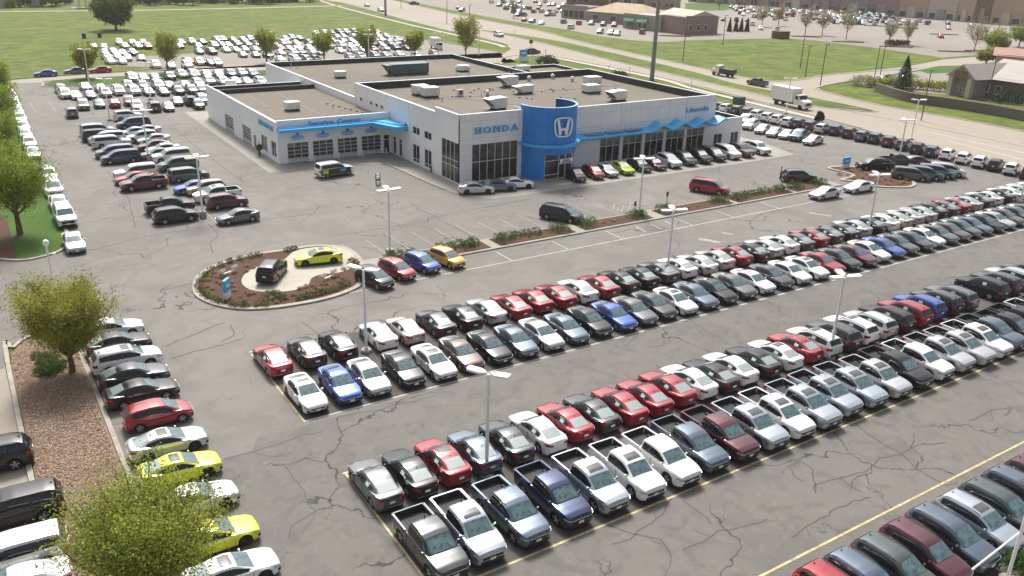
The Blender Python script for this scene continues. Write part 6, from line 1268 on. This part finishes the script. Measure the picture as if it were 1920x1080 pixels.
def block(a, b, depth, h, label, m, name='retail_building', roofm=None, wins=(), cat='building', gable=0, hip=0, par=.6, group=None, doors=()):
    A, B = at(*a), at(*b); d = (B-A); L = d.length; ang = math.atan2(d.y, d.x); t = thing(name, label, cat, (A.x, A.y, 0), ang, group)
    MB().box(0, L, 0, depth, 0, h).build('wall', m, t)
    if hip:
        o = .8; MB().add([(-o, -o, h), (L+o, -o, h), (L+o, depth+o, h), (-o, depth+o, h), (hip, depth/2, h+hip*.45), (L-hip, depth/2, h+hip*.45)], [(3, 2, 1, 0), (0, 1, 5, 4), (1, 2, 5), (2, 3, 4, 5), (3, 0, 4)]).build('roof', roofm or K_shing, t)
    elif gable:
        o = .9; mb = MB(); mb.add([(-o, -o, h-.3), (L+o, -o, h-.3), (L+o, depth+o, h-.3), (-o, depth+o, h-.3), (-o, depth/2, h+gable), (L+o, depth/2, h+gable)], [(3, 2, 1, 0), (0, 1, 5, 4), (1, 2, 5), (2, 3, 4, 5), (3, 0, 4)]); mb.build('roof', roofm or K_roofp, t)
    else:
        r = MB().box(.3, L-.3, .3, depth-.3, h, h+.05).build('roof', roofm or G_shop, t)
        MB().box(0, L, -.05, .25, h+.002, h+par).build('parapet', m, t)
    for (u0, u1, z0, z1) in wins:
        w = MB().box(u0*L, u1*L, -.14, -.02, z0, z1).build('window', B_frame, t); n = max(1, int((u1-u0)*L/2.2))
        for i in range(n): s = (u1-u0)*L/n; MB().box(u0*L+i*s+.12, u0*L+(i+1)*s-.12, -.18, -.141, z0+.12, z1-.12).build('pane', K_win, w)
    for (u0, u1, z0, z1, mm) in doors: MB().box(u0*L, u1*L, -.9, -.05, z0, z1).build('entrance_bay', mm, t)
    return t
units = [((1290, 3), (1345, 6), 7.5, K_tan, 'tan'), ((1346, 6), (1400, 9), 8, K_mauve, 'mauve brick'), ((1401, 9), (1466, 14), 8.5, K_mauve, 'dark mauve brick'), ((1467, 15), (1520, 19), 7.5, K_stone, 'grey'), ((1521, 20), (1572, 23), 9, K_mauve, 'pale piered mauve'), ((1573, 23), (1625, 26), 8.5, K_stone, 'beige entrance'),
         ((1626, 26), (1680, 31), 9, K_mauve, 'wide mauve'), ((1681, 31), (1735, 35), 8.5, K_tan, 'tan'), ((1736, 35), (1790, 39), 8, K_pale, 'pale cream'), ((1791, 39), (1822, 42), 9, K_tan, 'narrow tan'), ((1823, 42), (1853, 44), 11, K_brick, 'tall brown brick'), ((1854, 44), (1915, 49), 9, K_tan, 'yellow tan'), ((1916, 49), (1990, 55), 10, K_tan, 'tan corner')]
for i, (a, b, h, m, w) in enumerate(units):
    block(a, b, 30, h*1.25, f'{w} shop front, {ordn(i)} in the retail strip at the top right', m, wins=[(.08, .3, .3, 3.2), (.68, .92, .3, 3.2)], doors=[(.36, .62, 0, h*.62, K_pale if i % 2 else K_stone)], par=.8+.6*(i % 2), group='shop fronts of the retail strip', name='shop_front')
block((1052, 33), (1100, 37), 14, 5, 'grey glass fronted restaurant entrance block in the shopping centre', K_stone, wins=[(.1, .9, .4, 3.6)]); block((1100, 40), (1212, 50), 20, 4.2, 'restaurant with a wide tan shingled hip roof', K_stone, hip=8, roofm=K_shing, wins=[(.1, .2, 1, 3), (.4, .5, 1, 3), (.7, .8, 1, 3)])
t = block((1168, 52), (1238, 60), 16, 5, 'stone shop building with two green awnings', K_stone, wins=[(.08, .3, .6, 2.6), (.4, .65, .6, 2.6)], gable=0, roofm=K_roofp)
for u in (1.2, 7.6): MB().add([(u, -.1, 4.4), (u+5, -.1, 4.4), (u+5, -2.0, 3.0), (u, -2.0, 3.0)], [(0, 3, 2, 1), (0, 1, 2, 3)]).build('awning', K_green, t)
block((1232, 56), (1283, 64), 16, 6, 'grey stone shop building with a pale gabled roof', K_stone, gable=2.2, roofm=K_pale, wins=[(.1, .35, .5, 3.4), (.55, .9, .5, 3.4)]); block((1284, 66), (1341, 64), 14, 6.2, 'low brown brick building right of the gabled shop', K_mauve, wins=[(.1, .2, 1.5, 3.6), (.35, .45, 1.5, 3.6), (.6, .7, 1.5, 3.6)])
block((1062, 8), (1140, 12), 16, 9, 'red brown brick building with arches behind the tan roofed restaurant', K_brick, wins=[(.1, .25, 1, 5), (.4, .55, 1, 5)]); block((1140, 14), (1215, 17), 16, 10, 'stone and brick building with three arched windows', K_stone, wins=[(.05, .25, 1, 5), (.38, .58, 1, 5), (.7, .9, 1, 5)]); block((1215, 16), (1275, 18), 14, 8, 'pale brown two storey building with balconies at the top', K_tan, wins=[(.1, .4, 1, 3), (.5, .8, 1, 3), (.1, .4, 4.4, 6.4), (.5, .8, 4.4, 6.4)])
# restaurant at the right with a gabled entrance
t = block((1828, 180), (1905, 192), 22, 4.6, 'brick restaurant with a wide pale roof at the right edge', K_brick, gable=3.2, roofm=K_roofp, wins=[(.2, .3, 1.2, 3.), (.45, .6, 1.2, 3.)])
t = block((1782, 176), (1822, 184), 12, 4.0, 'gabled stone entrance wing with a small dark sign board', K_stone, wins=[(.2, .3, .8, 1.8), (.4, .5, .8, 1.8), (.6, .7, .8, 1.8)]); L = 9.6
A, B = at(1782, 176), at(1822, 184); L = (B-A).length
MB().add([(-1.2, -1.4, 4.2), (L/2, -1.4, 7.2), (L+1.2, -1.4, 4.2), (-1.2, 12, 4.2), (L/2, 12, 7.2), (L+1.2, 12, 4.2)], [(0, 3, 4, 1), (1, 4, 5, 2), (0, 1, 2), (0, 2, 5, 3)]).build('gable_roof', K_roofp, t); MB().add([(.2, -1.45, 4.3), (L/2, -1.45, 6.6), (L-.2, -1.45, 4.3)], [(0, 2, 1), (0, 1, 2)]).build('gable_face', K_tan, t); MB().box(L/2-1.6, L/2+1.6, -1.55, -1.47, 4.5, 5.7).build('sign_board', K_brick, t)
for x in (-.2, L-1.): MB().box(x, x+1.1, -1.4, -.2, 0, 4.2).build('pier', K_pale, t)
block((1862, 132), (1960, 140), 18, 4.5, 'building with a bright orange red roof behind the restaurant', K_tan, gable=1.2, roofm=K_red)
# houses and planting along the top left
hs_ = [((-10, 15), (28, 14), 6, 'pale grey house in the top left corner', K_pale), ((60, 13), (76, 13), 5, 'grey house wall second from the top left corner', K_stone), ((255, 4), (300, 3), 6, 'pale house right of the big field tree', K_pale), ((322, 4), (372, 3), 6, 'white sided house with a grey roof at the top', B_white), ((395, 5), (425, 4), 5, 'cream house right of the white sided one', K_pale), ((480, 5), (520, 4), 6, 'pale blue grey house among the hedges at the top', B_panel), ((530, 4), (560, 3), 5.5, 'small grey house at the end of the top row', K_stone)]
for a, b, h, lab, m in hs_: block(a, b, 10, h, lab, m, name='house', cat='house', gable=2.6, roofm=mat('grey_shingles', (.16, .15, .14), rough=.9), wins=[(.15, .3, 1, 2.4), (.6, .75, 1, 2.4)], group='houses along the top left')
p = at(162, 15); t = thing('gazebo', 'small white gazebo beside the field road', 'gazebo', (p.x, p.y, 0))
for x in (-2.6, 0, 2.6):
    for y in (-2, 2): MB().box(x-.2, x+.2, y-.2, y+.2, 0, 3.4).build('post', B_white, t)
MB().box(-3.1, 3.1, -2.5, 2.5, 3.4, 3.8).build('fascia', B_white, t); MB().add([(-3.3, -2.7, 3.8), (3.3, -2.7, 3.8), (3.3, 2.7, 3.8), (-3.3, 2.7, 3.8), (0, 0, 5.4)], [(0, 1, 4), (1, 2, 4), (2, 3, 4), (3, 0, 4)]).build('roof', B_white, t); MB().box(-5.5, 6, -3.2, 3, 0, .15).build('floor', G_kerb, t)
rg = random.Random(77)
for i in range(46):
    px = -20+i*14.2+rg.uniform(-5, 5); py = 13.5-px*.014+rg.uniform(-4, 1)
    if 130 < px < 190 or px > 600: continue
    lm = [L_dark, L_spruce, L_shrub, mat('purple_leaves', (.09, .05, .05), rough=.8) if i == 0 else L_dark][i % 4]; h = rg.uniform(4, 9)
    treep(px, py, h, h*rg.uniform(.8, 1.2), 'dark garden tree, %s from the left in the belt before the houses' % ordn(i), lm, 'garden trees along the top left', nl=650, ls=.7, seed=700+i, vase=False, nb=10, trunk=.2, low=.1)
for i in range(26):
    px = 930+i*40+rg.uniform(-12, 12); a = at(px, -26 if px > 1500 else -14)
    tree(a.x, a.y, rg.uniform(10, 16), rg.uniform(12, 18), 'far green tree on the skyline, %s from the left behind the shops' % ordn(i), L_dark, 'far trees behind the shops', nl=500, ls=1.3, seed=800+i, vase=False, nb=9, trunk=.4, low=.1)
# traffic sign at the access mouth and small field posts
p = at(995, 103); t = thing('stop_sign', 'small dark sign on a post where the access road meets the main road', 'sign', (p.x, p.y, 0)); MB().tube([(0, 0, 0), (0, 0, 4)], .06, 6).build('post', M_util, t); MB().box(-.6, .6, -.04, .04, 3.2, 4.2).build('sign_plate', B_dark, t)
for i, (px, py) in enumerate(((158, 72), (187, 70))):
    p = at(px, py); t = thing('field_post', 'short dark marker post in the field, %s of two' % ORD[i], 'post', (p.x, p.y, 0)); MB().box(-.5, .5, -.5, .5, 0, 1.5).build('post', B_dark, t)
p = at(1463, 72); t = thing('dumpster', 'dark brown refuse enclosure at the edge of the right field', 'dumpster', (p.x, p.y, 0)); MB().box(-2.6, 2.6, -2, 2, 0, 2.6).build('wall', mat('bin_brown', (.10, .06, .045), rough=.8), t)
# low planted islands of the shopping car park
for i, (px, py) in enumerate(((1590, 79), (1512, 69), (1645, 49), (1698, 53), (1860, 75), (1682, 88), (1840, 96), (1770, 65), (1265, 68), (1790, 97), (1892, 92))):
    p = at(px, py); mb = MB(); mb.lathe((0, 0, 0), [(1, 0), (1, .25), (0, .3)], 16); o = struct('island_kerb', mb, G_dmulch); o.location = (p.x, p.y, 0); o.scale = (6, 1.3, 1); o.rotation_euler = (0, 0, R_(-32))
p = at(1682, 86); t = thing('hedge', 'dark brown clipped hedge block in the shopping car park', 'hedge', (p.x, p.y, .2), R_(-30)); lv = MB(); leaves(lv, [(rg.uniform(-4.2, 4.2), rg.uniform(-1, 1), rg.uniform(.2, 1.6)) for _ in range(200)], 1200, .35, .2, rg); lv.build('leaves', leaf_mat('brown_hedge', (.10, .07, .05), (.17, .12, .08)), t)
# ------------------------------------------------------------------ air
hz, t_, b_ = newmat('haze'); t_.nodes.remove(b_); pv = t_.nodes.new('ShaderNodeVolumePrincipled'); pv.inputs['Color'].default_value = (.97, .93, .90, 1); pv.inputs['Density'].default_value = .00015; pv.inputs['Anisotropy'].default_value = .2
t_.links.new(pv.outputs[0], t_.nodes['Material Output'].inputs['Volume'])
o = MB().box(-1000, 2700, -400, 3000, -1.2, 36).build('haze', hz); o['kind'] = 'stuff'; o['label'] = 'thin pale haze over the whole place'
